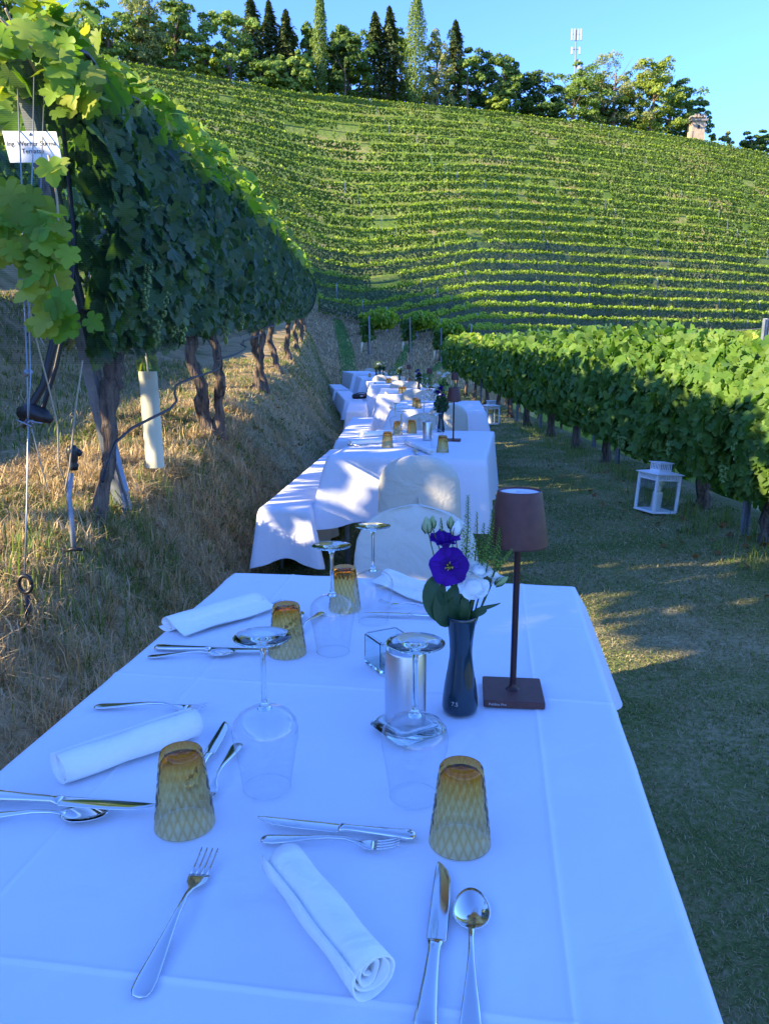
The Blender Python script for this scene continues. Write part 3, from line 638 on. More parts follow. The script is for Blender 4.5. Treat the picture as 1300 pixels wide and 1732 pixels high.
# ------------------------------------------------------------------ rows of vines on the far hill
ORD = 'lowest second third fourth fifth sixth seventh eighth ninth tenth eleventh twelfth thirteenth fourteenth fifteenth sixteenth seventeenth eighteenth nineteenth twentieth twenty-first twenty-second twenty-third topmost'.split()
START = {0: 795, 1: 735, 2: 682, 3: 612, 4: 540}
for k in range(K):
    t_ = k/K + .004
    x = START.get(k)
    if x is None:
        y_ = float(YB(430)*(1-t_)+YT(430)*t_); x = max(135, 110+(max(110, y_-60)-110)/.878-90)
    xr_ = np.arange(x, 1500, 1.0); pr = hill(xr_, np.full(len(xr_), t_) + .004*fbm(xr_*.012, xr_*0+k, 2))
    seg = np.linalg.norm(np.diff(pr, axis=0), axis=1); s = np.concatenate([[0], np.cumsum(seg)]); base = pr[0].copy()
    dm = np.interp(np.linspace(0, s[-1], 400), s, pr[:, 1])
    lw = np.clip(dm*.0024, .13, .36); w_ = 15*1.15/(lw*lw)*.14; cw = np.cumsum(w_)/w_.sum()
    n = int(w_.sum()/400*s[-1]*1.15)
    u = np.interp(rng.random(n), cw, np.linspace(0, s[-1], 400))
    pos = np.stack([np.interp(u, s, pr[:, j]) for j in range(3)], -1)
    tan = norm(np.stack([np.gradient(pr[:, 0]), np.gradient(pr[:, 1]), 0*pr[:, 0]], -1)); tx = np.stack([np.interp(u, s, tan[:, j]) for j in range(3)], -1)
    side = np.stack([tx[:, 1], -tx[:, 0], 0*u], -1)          # towards the camera
    size = np.interp(u, np.linspace(0, s[-1], 400), lw)*rng.uniform(.7, 1.3, n)
    gap = fbm(u*.22+k*9, u*0+k, 2) < -.62
    h = rng.random(n); h = .45 + 1.25*h; off = rng.choice([1, .7, -.9], n, p=[.5, .2, .3])*.26*np.sin(PI*np.clip((h-.3)/1.6, 0.05, 1))
    keep = ~gap; pos = pos + side*off[:, None]; pos[:, 2] += h + .12*fbm(u*.5, u*0+k)
    nrm = side*np.sign(off)[:, None] + np.stack([nr(n, .4), nr(n, .4), .35+nr(n, .4)], -1); tip = np.stack([nr(n, .5), nr(n, .5), -1+nr(n, .4)], -1)
    st = empty('vineyard_row', base, label=(ORD[k] + (' vine row from the foot of' if k not in (0, K-1) else ' vine row on') + ' the terraced hill across the hollow'), cat='vine row', group='vine rows on the far hill')
    low = keep
    V, Fc = scatter(QUAD if k > 3 else LB[1], pos[low], nrm[low], tip[low], size[low]*1.15); tag(part('leafage', (V-base, Fc), M['hilleaf'], st), kind='stuff')
    m_ = int(n*.55); u = np.interp(rng.random(m_), cw, np.linspace(0, s[-1], 400)); pos = np.stack([np.interp(u, s, pr[:, j]) for j in range(3)], -1)
    hh = 1.5 + rng.random(m_)**1.6*.68*(.6+.5*fbm(u*1.3, u*0+k)); pos[:, 2] += hh; pos[:, :2] += rng.normal(0, .14, (m_, 2))
    size = np.interp(u, np.linspace(0, s[-1], 400), lw)*rng.uniform(.6, 1.1, m_)
    nrm = np.stack([nr(m_, .6), nr(m_, .6)-.4, .6+nr(m_, .4)], -1); tip = np.stack([nr(m_, .4), nr(m_, .4), .8+nr(m_, .4)], -1)
    kk = fbm(u*.22+k*9, u*0+k, 2) >= -.62
    V, Fc = scatter(QUAD if k > 3 else LB[1], pos[kk], nrm[kk], tip[kk], size[kk]*1.2); tag(part('top_shoots', (V-base, Fc), M['hilltop'], st), kind='stuff')
    if k < 9:      # netting on the lower rows
        j = np.arange(0, len(pr), 4); sd_ = np.stack([tan[j, 1], -tan[j, 0], 0*j], -1)*.34; a = pr[j]+sd_; a[:, 2] += .5; c2 = pr[j]+sd_*.7; c2[:, 2] += 1.5; bb = pr[j]+sd_*1.1; bb[:, 2] += 1.0
        V = np.concatenate([a, bb, c2])-base; m2 = len(j); i0 = np.arange(m2-1)
        part('net_face', (V, np.concatenate([np.stack([i0, i0+1, i0+1+m2, i0+m2], -1), np.stack([i0+m2, i0+1+m2, i0+1+2*m2, i0+2*m2], -1)])), M['farnet'], st)
    for q in range(0, int(s[-1]), 11 if k < 6 else 31):
        if k > 14 and q % 2: continue
        p = np.array([np.interp(q+k % 5, s, pr[:, j]) for j in range(3)]) - base
        w2 = .035
        part('post', box(p[0]-w2, p[0]+w2, p[1]-.34-w2, p[1]-.34+w2, p[2]-.1, p[2]+1.95), M['galv'], st, smooth=False)
# the three row ends that face the tables: bushy pale end, steel post, planting tubes
for px, py, zc, lab in ((622, 592, 41, 'nearest left'), (690, 590, 44, 'middle'), (742, 604, 48, 'rightmost')):
    p = P(px, py, zc); t = empty('grapevine', p, label='pale bushy vine heading a row end beyond the tables, %s of three' % lab, cat='grapevine', group='bushy row ends beyond the tables')
    n = 1300; a = rng.normal(0, 1, (n, 3)); a = norm(a)*rng.uniform(.5, 1, (n, 1))*np.array([.95, 1.6, .50]) + np.array([.7, .9, 1.62])
    V, Fc = scatter(LB[1], a, norm(a-np.array([0, 0, 1.5]))+rng.normal(0, .4, (n, 3)), rng.normal(0, 1, (n, 3))-np.array([0, 0, .6]), np.full(n, .2)); tag(part('leafage', (V, Fc), M['topleaf'], t), kind='stuff')
    n = 260; a = np.stack([rng.normal(0, .16, n), rng.uniform(-.3, .6, n), rng.uniform(.5, 1.6, n)], -1)
    V, Fc = scatter(LB[1], a, rng.normal(0, 1, (n, 3))+np.array([0, -1, 0]), rng.normal(0, .5, (n, 3))-np.array([0, 0, 1]), np.full(n, .2)); tag(part('leafage', (V, Fc), M['leaf'], t), kind='stuff')
    part('trunk', trunk_mesh((.1, 0, -.2), (.05, .1, .9), .06, .05, .1, 6, seed=px, segs=4), M['bark'], t)
    vpost('trellis_post', p+Vector((.12, -.3, -.3)), p+Vector((.08, -.5, 1.75)), 'steel end post before the bushy vine beyond the tables, %s of three' % lab, .09, 'steel end posts beyond the tables')
    tt = part('growth_tube', tube([(0, 0, 0), (.06, 0, .55)], .045, 8), M['tubepl']); tt.location = p+Vector((-.35, -.3, -.15)); tag(tt, 'white planting tube at the foot of the %s bushy row end' % lab, 'plant tube', 'planting tubes beyond the tables')

# ------------------------------------------------------------------ skyline trees
def mat_tree(name, cols, tr=.3): cols = [tuple(min(.6, v*1.25) for v in c) for c in cols]; return leafmat(name, cols, .6, tr, (1.5, 1.5, .5), .02)
TM = {'dark': mat_tree('dark_foliage', [(.035, .07, .02), (.055, .10, .025), (.075, .13, .03)]), 'mid': mat_tree('mid_foliage', [(.08, .14, .03), (.11, .18, .04), (.15, .22, .05)]),
      'light': mat_tree('light_foliage', [(.14, .22, .05), (.19, .27, .06), (.24, .32, .09)]), 'yel': mat_tree('yellowish_foliage', [(.15, .21, .03), (.21, .26, .04), (.11, .17, .03)]),
      'birch': mat_tree('birch_foliage', [(.13, .18, .055), (.18, .22, .08), (.23, .22, .09)]), 'spruce': mat_tree('spruce_needles', [(.045, .075, .03), (.075, .11, .04), (.14, .16, .06)], .1),
      'pop': mat_tree('poplar_foliage', [(.10, .16, .04), (.14, .2, .05), (.08, .13, .03)])}
def tree(px, yt, yb_, w, kind, col, label, dz=0, name=None, group='trees along the skyline', xtop=None):
    D = float(DT(px)) + 6 + dz; b = P(px, yb_, D); top = P(px, yt, D); H = (top.z-b.z); Wm = w/F*D*(2.2 if kind=='spruce' else 1.4 if kind=='pop' else 1.4); b.z -= 1.5; H += 1.5
    t = empty(name or {'spruce': 'spruce_tree', 'pop': 'poplar_tree', 'birch': 'birch_tree', 'pine': 'pine_tree', 'bush': 'bush'}.get(kind, 'broadleaf_tree'), b, label=label, cat='bush' if kind == 'bush' else 'tree', group=group)
    g = np.random.default_rng(int(px*7+yt))
    if kind in ('spruce',):
        n = 4200; h = g.random(n)**.8; a = g.uniform(0, 2*PI, n); lay = (1-.4*((h*H/1.6) % 1))*(.5+.95*vn(h*11+px, a*1.6))
        r = Wm/2*(1-h)**.85*lay*(.75+.25*g.random(n))*(.85+.3*np.sin(a*3+h*9)) + .12; rr = r*g.uniform(.35, 1, n)**.5
        pos = np.stack([rr*np.cos(a), rr*np.sin(a), H*(.06+.94*h) - rr*.22], -1); rad = np.stack([np.cos(a), np.sin(a), -.45+0*a], -1)
        V, Fc = scatter((QUAD[0]*np.array([.55, 1.4, 1]), QUAD[1]), pos, np.stack([.5*np.cos(a), .5*np.sin(a), 1+0*a], -1)+g.normal(0, .35, (n, 3)), rad+g.normal(0, .2, (n, 3)), np.full(n, .8))
    elif kind == 'pop':
        n = 6500; h = g.random(n); a = g.uniform(0, 2*PI, n); prof = np.sin(PI*np.clip(h*.92+.06, 0, 1))**.55*(1-.35*h)
        r = Wm/2*prof*g.uniform(.5, 1.1, n)*(.85+.25*fbm(a*1.5, h*14)); pos = np.stack([r*np.cos(a), r*np.sin(a), H*(.05+.95*h)], -1)
        V, Fc = scatter((QUAD[0]*np.array([.6, 1.1, 1]), QUAD[1]), pos, np.stack([np.cos(a), np.sin(a), .2+0*a], -1)+g.normal(0, .5, (n, 3)), np.array([0, 0, 1])+g.normal(0, .4, (n, 3)), g.uniform(.3, .6, n))
    else:
        nb = {'bush': 16, 'pine': 16, 'birch': 60}.get(kind, 70); n = 8500 if kind != 'bush' else 3200
        lowz = .0 if kind not in ('pine',) else .25
        c = g.normal(0, 1, (nb, 3)); c = norm(c)*g.uniform(.2, .92, (nb, 1)); c[:, 2] = g.uniform(-.95, .82, nb); sc = np.sqrt(np.clip(1-(np.maximum(c[:, 2], -.35)*.9)**2, .1, 1))*1.25; c[:, 0] *= sc; c[:, 1] *= sc
        br = g.uniform(.12, .27, nb)*(1.3 if kind in ('bush', 'pine') else 1); j = g.integers(0, nb, n); d = norm(g.normal(0, 1, (n, 3))); d[:, 2] = np.abs(d[:, 2])*.9-.25
        q = c[j] + d*(br[j]*g.uniform(.65, 1.08, n))[:, None]
        if kind == 'pine': q[:, 2] = np.round(q[:, 2]*4)/4 + g.normal(0, .04, n)
        pos = q*np.array([Wm/2, Wm/2, H*(1-lowz)/2]) + np.array([0, 0, H*(lowz+(1-lowz)/2)]); pos[:, 2] = np.clip(pos[:, 2], .3, H)
        tp_ = g.normal(0, 1, (n, 3)) - (np.array([0, 0, 1.2]) if kind == 'birch' else 0)
        V, Fc = scatter((QUAD[0]*np.array([.8, 1.1, 1]), QUAD[1]), pos, d+g.normal(0, .5, (n, 3)), tp_, g.uniform(.34, .70, n)*(1 if kind != 'birch' else .8))
    part('crown', (V, Fc), TM[col], t)
    part('trunk', trunk_mesh((0, 0, -1), (0, 0, H*.8), max(.12, Wm*.035), .06, .3, 7, seed=int(px), segs=6), M['bark2'], t)
    if kind not in ('spruce', 'pop', 'bush'):
        for k in range(5):
            a = g.uniform(0, 2*PI); z0 = H*g.uniform(.2, .55); part('limb', tube([(0, 0, z0), (Wm*.15*math.cos(a), Wm*.15*math.sin(a), z0+H*.12), (Wm*.33*math.cos(a), Wm*.33*math.sin(a), z0+H*.26)], [max(.08, Wm*.018), .08, .03], 5), M['bark2'], t)
TR = [(12, -25, 60, 60, 'broad', 'mid', 'leafy tree cut by the upper left corner', 0), (118, 38, 108, 90, 'broad', 'light', 'rounded bright green tree at the left end of the wood', 4),
 (185, 12, 108, 110, 'broad', 'mid', 'wide spreading green tree, second from the left of the wood', 2), (243, -20, 112, 62, 'birch', 'birch', 'tall birch with browning top at the left of the wood', 0),
 (298, 2, 118, 88, 'broad', 'mid', 'round mid green tree right of the browning birch', 3), (270, 40, 122, 60, 'broad', 'dark', 'dark tree tucked behind the browning birch', 8),
 (348, 78, 136, 44, 'broad', 'yel', 'low yellow green tree at the edge of the wood', -3), (390, 28, 140, 78, 'broad', 'light', 'light green tree with upright boughs left of the spruces', 0),
 (428, 6, 140, 50, 'spruce', 'spruce', 'tallest dark spruce beside the light green tree', 5), (458, 14, 146, 48, 'spruce', 'spruce', 'dark spruce just right of the tallest spruce', 7), (486, 28, 150, 46, 'spruce', 'spruce', 'dark spruce standing alone left of the thin poplar', 3),
 (520, 50, 155, 44, 'broad', 'mid', 'round tree touching the thin poplar on its left', 4), (442, 96, 148, 62, 'bush', 'mid', 'round bush at the foot of the spruces', -4), (470, 90, 150, 34, 'broad', 'light', 'slim pale tree at the foot of the spruces', -5),
 (508, 92, 158, 38, 'broad', 'light', 'small pale tree with a brown trunk before the thin poplar', -6), (543, -8, 160, 25, 'pop', 'pop', 'thin tall columnar poplar', -4),
 (590, 48, 158, 62, 'broad', 'mid', 'green tree right behind the layered pine', 4), (583, 78, 162, 58, 'pine', 'dark', 'layered pine with bare lower trunk', -4), (562, 60, 160, 40, 'broad', 'dark', 'dark tree between poplar and pine', 6),
 (634, 32, 164, 46, 'spruce', 'spruce', 'left of the paired spruces beside the broad poplar', 4), (658, 24, 166, 48, 'spruce', 'spruce', 'right of the paired spruces beside the broad poplar', 4), (676, 62, 168, 44, 'broad', 'mid', 'round tree behind the broad poplar', 9),
 (703, 3, 174, 40, 'pop', 'pop', 'broad tall columnar poplar', -4), (738, 50, 176, 46, 'birch', 'birch', 'weeping birch right of the broad poplar', -2), (768, 46, 178, 48, 'spruce', 'spruce', 'spruce behind the weeping birch', 4),
 (790, 100, 182, 46, 'bush', 'mid', 'thick bush at the foot of the right spruce', -2), (820, 84, 182, 64, 'broad', 'dark', 'dark round tree right of the spruces', 2), (852, 100, 188, 44, 'broad', 'mid', 'green tree overlapping the dark round tree', -2), (842, 165, 190, 30, 'bush', 'yel', 'small yellowish bush at the hill crest', -5),
 (895, 124, 192, 62, 'broad', 'dark', 'low dark tree left of the gap in the wood', 3), (930, 165, 198, 36, 'bush', 'dark', 'dark bush in the dip below the antenna', 2),
 (968, 112, 206, 84, 'broad', 'mid', 'round green tree below the antenna mast', 0), (1036, 90, 212, 84, 'birch', 'birch', 'big grey green birch of the right clump', 2), (1020, 140, 214, 70, 'broad', 'dark', 'dark tree behind the big birch', 6), (1100, 110, 220, 76, 'broad', 'yel', 'yellow green tree of the right clump', -2),
 (1130, 140, 224, 70, 'broad', 'mid', 'green tree between yellow tree and stone tower', 3), (1168, 168, 226, 42, 'broad', 'mid', 'small tree arching over the stone tower', 6), (1076, 150, 220, 40, 'bush', 'dark', 'dark bush inside the right clump', 5),
 (1272, 224, 262, 46, 'broad', 'dark', 'lone dark tree near the right picture edge', 8), (1204, 226, 238, 12, 'bush', 'yel', 'tiny bush right of the stone tower', 0), (1225, 224, 243, 16, 'bush', 'birch', 'tiny pale sapling right of the stone tower', 0), (1298, 250, 268, 20, 'bush', 'mid', 'small bush at the right picture edge', 4)]
for a in TR: tree(*a[:6], a[6], dz=a[7])
# undergrowth in the wood
n = 12000; px = rng.uniform(80, 950, n); D = DT(px)+rng.uniform(8, 20, n); hgt = rng.uniform(0, 1, n)*np.where(px < 540, 62, 40)*(.5+.6*vn(px*.06, px*0)); pos = npP(px, YT(px)+10-hgt, D)
V, Fc = scatter(QUAD, pos, rng.normal(0, 1, (n, 3))+np.array([0, -1, .5]), rng.normal(0, 1, (n, 3)), rng.uniform(.4, .9, n)); tag(part('undergrowth', (V, Fc), TM['mid']), 'dark woodland undergrowth filling the wood along the hill crest', 'undergrowth', kind='stuff')
n = 900; px = rng.uniform(1000, 1165, n); D = DT(px)+rng.uniform(8, 16, n); hgt = rng.uniform(0, 40, n); pos = npP(px, YT(px)+4-hgt, D)
V, Fc = scatter(QUAD, pos, rng.normal(0, 1, (n, 3))+np.array([0, -1, .5]), rng.normal(0, 1, (n, 3)), rng.uniform(.4, .9, n)); tag(part('undergrowth', (V, Fc), TM['dark']), 'dark undergrowth under the right clump of trees', 'undergrowth', kind='stuff')
# antenna mast
D = 226; b_ = P(970, 150, D); t = empty('antenna_mast', b_, label='grey lattice phone mast with panel antennas rising behind the right clump', cat='mast')
Hm = P(970, 58, D).z - b_.z
part('mast', tube([(0, 0, -8), (0, 0, Hm)], .22, 6), M['galv'], t)
for z in (Hm-1.2, Hm-5.2): part('bracket', box(-1.3, 1.3, -.08, .08, z-.1, z+.1), M['galv'], t)
pan = pbr('pale_antenna_panel', (.34, .36, .36), .5)
for x in (-1.3, -.5, .5, 1.3): part('panel', box(x-.24, x+.24, -.4, -.1, Hm-2.9, Hm+.2, .04), pan, t, smooth=False)
for x in (-1.1, 1.1): part('panel', box(x-.3, x+.3, -.4, -.1, Hm-6.6, Hm-4.6, .04), pan, t, smooth=False)
for z in (Hm-8.5, Hm-10): part('dish', xf(lathe([(.0, 0), (.5, .05), (.6, .2)], 12), Matrix.Translation((.7, -.3, z)) @ Matrix.Rotation(PI/2, 4, 'X')), pan, t)
# stone tower
D = float(DT(1175))+2; b_ = P(1175, 234, D); t = empty('stone_tower', b_-Vector((0, 0, 1)), label='small sunlit stone tower house with grey crown on the hill crest', cat='tower')
s = D/F
part('wall', join(box(-11*s, 11*s, -11*s, 11*s, 0, 24*s+1), box(-14*s, -10*s, -12*s, 0, 0, 9*s+1)), M['stone'], t, smooth=False)
part('roof', join(box(-14*s, 14*s, -14*s, 14*s, 24*s+1.003, 27*s+1), box(-13*s, 13*s, -13*s, 13*s, 27*s+1.004, 36*s+1, 1.0)), M['greyroof'], t, smooth=False)
for dx in (-8, -3, 2, 7): part('parapet_block', box((dx-1)*s, (dx+2)*s, -14.3*s, -13.0*s, 29*s+1, 35*s+1), M['stone'], t, smooth=False)
part('window', box(-2*s, 2*s, -11.2*s, -10.9*s, 12*s+1, 18*s+1), M['black'], t, smooth=False)
# fence at the top left
b_ = P(280, 120, float(DT(280))+1); t = empty('wire_fence', b_, label='thin pasture fence along the dry strip below the wood', cat='fence')
pp = []
for px in range(150, 430, 14):
    p = P(px, float(YT(px))-1, float(DT(px))+1.5)-b_; part('fence_post', box(p.x-.06, p.x+.06, p.y-.06, p.y+.06, p.z-.6, p.z+.9), M['bark2'], t, smooth=False); pp.append(p+Vector((0, 0, .8)))
part('fence_wire', tube(pp, .03, 4), M['bark2'], t)

# ------------------------------------------------------------------ sign, end post, wires, tube, drip valve at the left
post = vpost('trellis_post', P(208, 832, 3.9)-Vector((0, 0, .1)), P(33, 95, 3.02), 'leaning steel end post carrying the white sign', .072)
sp0 = P(53, 248, 2.93); t = empty('name_sign', sp0, (0, 0, R(-2)), label='white lettered name sign screwed to the leaning steel post', cat='sign')
sw, sh = 95/F*2.93, 50/F*2.93
Vs = [(-sw/2, 0, sh/2), (sw/2-.006, 0, sh/2-.004), (sw/2+.008, 0, -sh/2), (-sw/2+.02, 0, -sh/2)]
part('panel', (Vs + [(x, .004, z) for x, y, z in Vs], [(3, 2, 1, 0), (4, 5, 6, 7), (0, 1, 5, 4), (1, 2, 6, 5), (2, 3, 7, 6), (3, 0, 4, 7)]), M['sign'], t, smooth=False)
def text(s_, size, mat, parent, loc, rot, name='lettering', ext=.0004):
    cu = bpy.data.curves.new('t', 'FONT'); cu.body = s_; cu.size = size; cu.align_x = 'CENTER'; cu.extrude = ext; cu.resolution_u = 3
    tmp = bpy.data.objects.new('t', cu); C.objects.link(tmp); me = bpy.data.meshes.new_from_object(tmp); bpy.data.objects.remove(tmp)
    me.name = 'lettering'; me.materials.clear(); me.materials.append(mat); o = bpy.data.objects.new(name, me); C.objects.link(o); o.parent = parent; o.location = loc; o.rotation_euler = rot; return o
text('Ing. Werner Surma', .0245, M['ink'], t, (.002, -.0008, .003), (PI/2, 0, 0)); text('Terrasse', .0245, M['ink'], t, (.006, -.0008, -.024), (PI/2, 0, 0))
part('screw', xf(lathe([(0.0001, .004), (.005, .003), (.007, 0)], 12), Matrix.Translation((0, -.0005, sh/2-.012)) @ Matrix.Rotation(PI/2, 4, 'X')), M['galv'], t)
for pts, r_, mt, nm, lab, cat in (
    ([(30, 140, 3.0), (34, 240, 2.9), (38, 330, 2.85), (40, 470, 2.8), (46, 620, 2.75), (48, 715, 2.7), (46, 850, 2.65), (42, 975, 2.6)], .0028, 'wire', 'anchor_wire', 'taut steel anchor wire running down from the signpost', 'wire'),
    ([(58, 130, 2.95), (56, 260, 2.86), (47, 480, 2.8), (50, 560, 2.76), (52, 640, 2.72), (48, 715, 2.7)], .0024, 'wire', 'anchor_wire', 'second thinner anchor wire knotted halfway down', 'wire'),
    ([(40, 470, 2.8), (58, 560, 2.78), (84, 660, 2.8), (98, 720, 2.85), (100, 790, 2.9), (115, 825, 2.95)], .003, 'twine', 'twine', 'pale slack twine hanging from the vine shoots', 'string'),
    ([(54, 725, 2.7), (68, 780, 2.7), (82, 832, 2.7)], .0025, 'twine', 'twine', 'short loose twine end below the knotted wire', 'string'),
    ([(140, 610, 2.9), (128, 690, 2.9), (118, 790, 2.9), (110, 830, 2.9)], .003, 'twine', 'dry_stem', 'dry reddish stem leaning beside the black valve', 'stem'),
    ([(75, 160, 2.95), (66, 420, 2.85), (62, 560, 2.8), (78, 590, 2.8)], .002, 'wire', 'anchor_wire', 'hair thin wire in front of the vine shoots', 'wire')):
    pts = [P(*q) for q in pts]; b_ = pts[-1].copy(); tag(part(nm, tube([q-b_ for q in pts], r_, 6), M[mt], loc=b_), lab, cat)
b_ = P(50, 715, 2.7); t = empty('wire_knot', b_, label='shiny twisted wire ends knotted halfway down the anchor wire', cat='wire knot')
for k in range(7):
    a = [Vector((random.uniform(-.05, .05), random.uniform(-.015, .015), random.uniform(-.03, .03))) for _ in range(3)]; part('wire_end', tube([a[0]*.3, a[1]*.5, a[2]], .003, 5), M['wire'], t)
b_ = P(48, 630, 2.74); tag(part('wire_clamp', xf(lathe([(.0005, -.012), (.014, -.008), (.017, 0), (.014, .008), (.0005, .012)], 12), Matrix.Rotation(.4, 4, 'X')), M['galv'], loc=b_), 'round grey wire tensioner on the anchor wire', 'clamp')
b_ = P(43, 988, 2.6); t = empty('ground_anchor', b_, label='dark iron ring of the ground anchor in dry grass', cat='anchor')
part('ring', tube([(.022*math.cos(a), 0, .030*math.sin(a)) for a in np.linspace(0, 2*PI, 20)], .007, 8), M['black'], t); part('rod', tube([(0, 0, -.04), (0, 0, -.2)], .012, 8), M['black'], t)
b_ = P(125, 925, 2.95); t = empty('drip_valve', b_, label='black irrigation valve on a grey upright hose beside the vine foot', cat='valve')
q = [P(125, 925, 2.95), P(121, 880, 2.95), P(117, 840, 2.95), P(120, 800, 2.95)]
part('hose', tube([a-b_ for a in q], .010, 9), M['galv'], t)
part('valve_body', xf(lathe([(.001, -.03), (.016, -.028), (.02, -.01), (.015, 0), (.019, .01), (.022, .05), (.016, .066), (.001, .07)], 14), Matrix.Translation(P(124, 783, 2.95)-b_)), M['black'], t)
part('valve_handle', xf(box(-.012, .03, -.01, .01, -.012, .012, .004), Matrix.Translation(P(126, 762, 2.95)-b_) @ Matrix.Rotation(.5, 4, 'Y')), M['black'], t)
part('foot_clip', tube([P(110, 932, 2.95)-b_, P(125, 928, 2.94)-b_, P(140, 930, 2.95)-b_], .008, 6), M['black'], t)
b_ = P(263, 790, 4.6); t = empty('growth_tube', b_, label='tall cream plastic growth tube leaning in the grass between two vines', cat='plant tube')
tp_ = P(250, 628, 4.6)-b_
def gt(u, v):
    a = 2*PI*u; p = tp_*v; r_ = .052; return (p.x + r_*math.cos(a)*(1.05 if abs(math.cos(a)) > .7 else .95), p.y + r_*math.sin(a), p.z)
part('tube', grid(gt, 17, 8), M['tubepl'], t); part('stake', tube([P(252, 640, 4.53)-b_, P(246, 592, 4.53)-b_], .006, 6), M['tubepl'], t)
V, Fc = scatter(LB[2], np.array([P(250+random.gauss(0, 9), 620+random.gauss(0, 8), 4.6)-b_ for _ in range(12)]), rng.normal(0, 1, (12, 3))+np.array([.3, -1, .4]), rng.normal(0, .5, (12, 3))-np.array([0, 0, 1]), np.full(12, .09)); part('seedling', (V, Fc), M['topleaf'], t)
vpost('stake', P(212, 832, 3.75), P(182, 728, 3.75), 'short grey angled metal stake right behind the first vine', .035, cat='stake')

# ------------------------------------------------------------------ grass
def blades(x, y, h, wd, lean, seed=0, z=None, far=False):
    n = len(x); z = gz(x, y) if z is None else z; a = rng.uniform(0, 2*PI, n); d = np.stack([np.cos(a), np.sin(a), 0*a], -1); p = np.stack([-np.sin(a), np.cos(a), 0*a], -1)
    r0 = np.stack([x, y, z-.004], -1); up = np.array([0, 0, 1.])
    # tilt also with the slope
    L = h*rng.uniform(.5, 1.3, n); ln = np.clip(lean + rng.normal(0, .18, n), .05, 1.0)
    m = r0 + (d*(ln*.5)[:, None] + up*(1-ln*.55)[:, None]) * (L*.55)[:, None]
    tpp = m + (d*ln[:, None] + up*(.75-ln)[:, None]*.9 + rng.normal(0, .15, (n, 3))) * (L*.55)[:, None]
    w = (wd*rng.uniform(.6, 1.3, n))[:, None]
    V = np.stack([r0-p*w, r0+p*w, m-p*w*.8, m+p*w*.8, tpp], 1).reshape(-1, 3)
    if far: V = np.stack([r0-p*w, r0+p*w, tpp], 1).reshape(-1, 3); return V, np.arange(n*3).reshape(-1, 3)
    f = np.array([[0, 1, 3], [0, 3, 2], [2, 3, 4]]); Fc = (f[None] + (np.arange(n)*5)[:, None, None]).reshape(-1, 3)
    return V, Fc
def zone(fn_x, y0, y1, n, h, wd, lean, straw, thr=None):
    """returns green and straw blade arrays"""
    y = y0 + (y1-y0)*rng.random(n)**1.25; u = rng.random(n); xa, xb = fn_x(y); x = xa + (xb-xa)*u
    sfrac = straw + .75*fbm(x*1.1+3, y*1.1, 3) + .3*fbm(x*5, y*5, 2); iss = rng.random(n) < sfrac
    hh = h*(.75+.5*vn(x*4, y*4)); dist = np.sqrt(x*x+y*y+1); w = np.maximum(wd, .00062*dist)
    return [(x[s_], y[s_], hh[s_], w[s_]) for s_ in (~iss, iss)], lean
def addgrass(zs, labels, names, sm='straw'):
    for k in (0, 1):
        Vs, Fs, o_ = [], [], 0
        for (z_, ln) in zs:
            V, Fc = blades(*z_[k], ln + (.12 if k else 0), far=len(z_[k][1]) > 0 and z_[k][1].min() > 6.9); Vs.append(V); Fs.append(Fc+o_); o_ += len(V)
        tag(ob(names[k], mesh(np.concatenate(Vs), np.concatenate(Fs), False, names[k]), M[sm if k else 'grass']), labels[k], 'grass', kind='stuff')
bx_ = lambda y: (XV(y)-.9, XT(y)+.1)
addgrass([zone(bx_, .3, 3.2, 34000, .12, .0014, .72, .84), zone(bx_, 3.2, 7, 36000, .13, .0016, .75, .82), zone(bx_, 7, 14, 24000, .10, .003, .7, .72), zone(lambda y: (XV(y)-.4, XT(y)+.2), 14, 34, 16000, .12, .005, .6, .6),
          zone(lambda y: (XV(y)-3.2, XV(y)-.8), 2.2, 12, 16000, .13, .003, .6, .45)],
         ['green grass growing through the dry bank on the left', 'matted dry straw grass covering the left bank'], ['grass', 'dry_grass'])
px_ = lambda y: (0*y-.75, XR(y)+.3)
addgrass([zone(lambda y: (0*y+.3, XR(y)+.2), 
 .5, 3.2, 105000, .028, .0010, .7, .46), zone(lambda y: (0*y-.7, XR(y)+.3), 3.2, 7, 68000, .034, .0014, .7, .46), zone(px_, 7, 14, 34000, .045, .0022, .6, .46), zone(px_, 14, 36, 20000, .07, .005, .5, .3)],
         ['short green grass of the path beside the tables', 'dry cut grass lying on the path beside the tables'], ['grass', 'dry_grass'], 'pathstraw')
# radiating tussocks of dry grass on the bank
ux, uy = [], []
for _ in range(620):
    y = .6+7.5*random.random()**1.3; x = float(XT(y)) - random.random()*(float(XT(y))-float(XV(y))+.7); k = random.randint(26, 60); s_ = random.uniform(.015, .04); ux += list(rng.normal(x, s_, k)); uy += list(rng.normal(y, s_, k))
ux, uy = np.array(ux), np.array(uy); V, Fc = blades(ux, uy, np.full(len(ux), .15), np.full(len(ux), .0014)+.0003*uy, .55)
tag(ob('straw_tussocks', mesh(V, Fc, False, 'straw_tussocks'), M['straw']), 'pale golden tussocks of dry grass standing on the left bank', 'grass', kind='stuff')
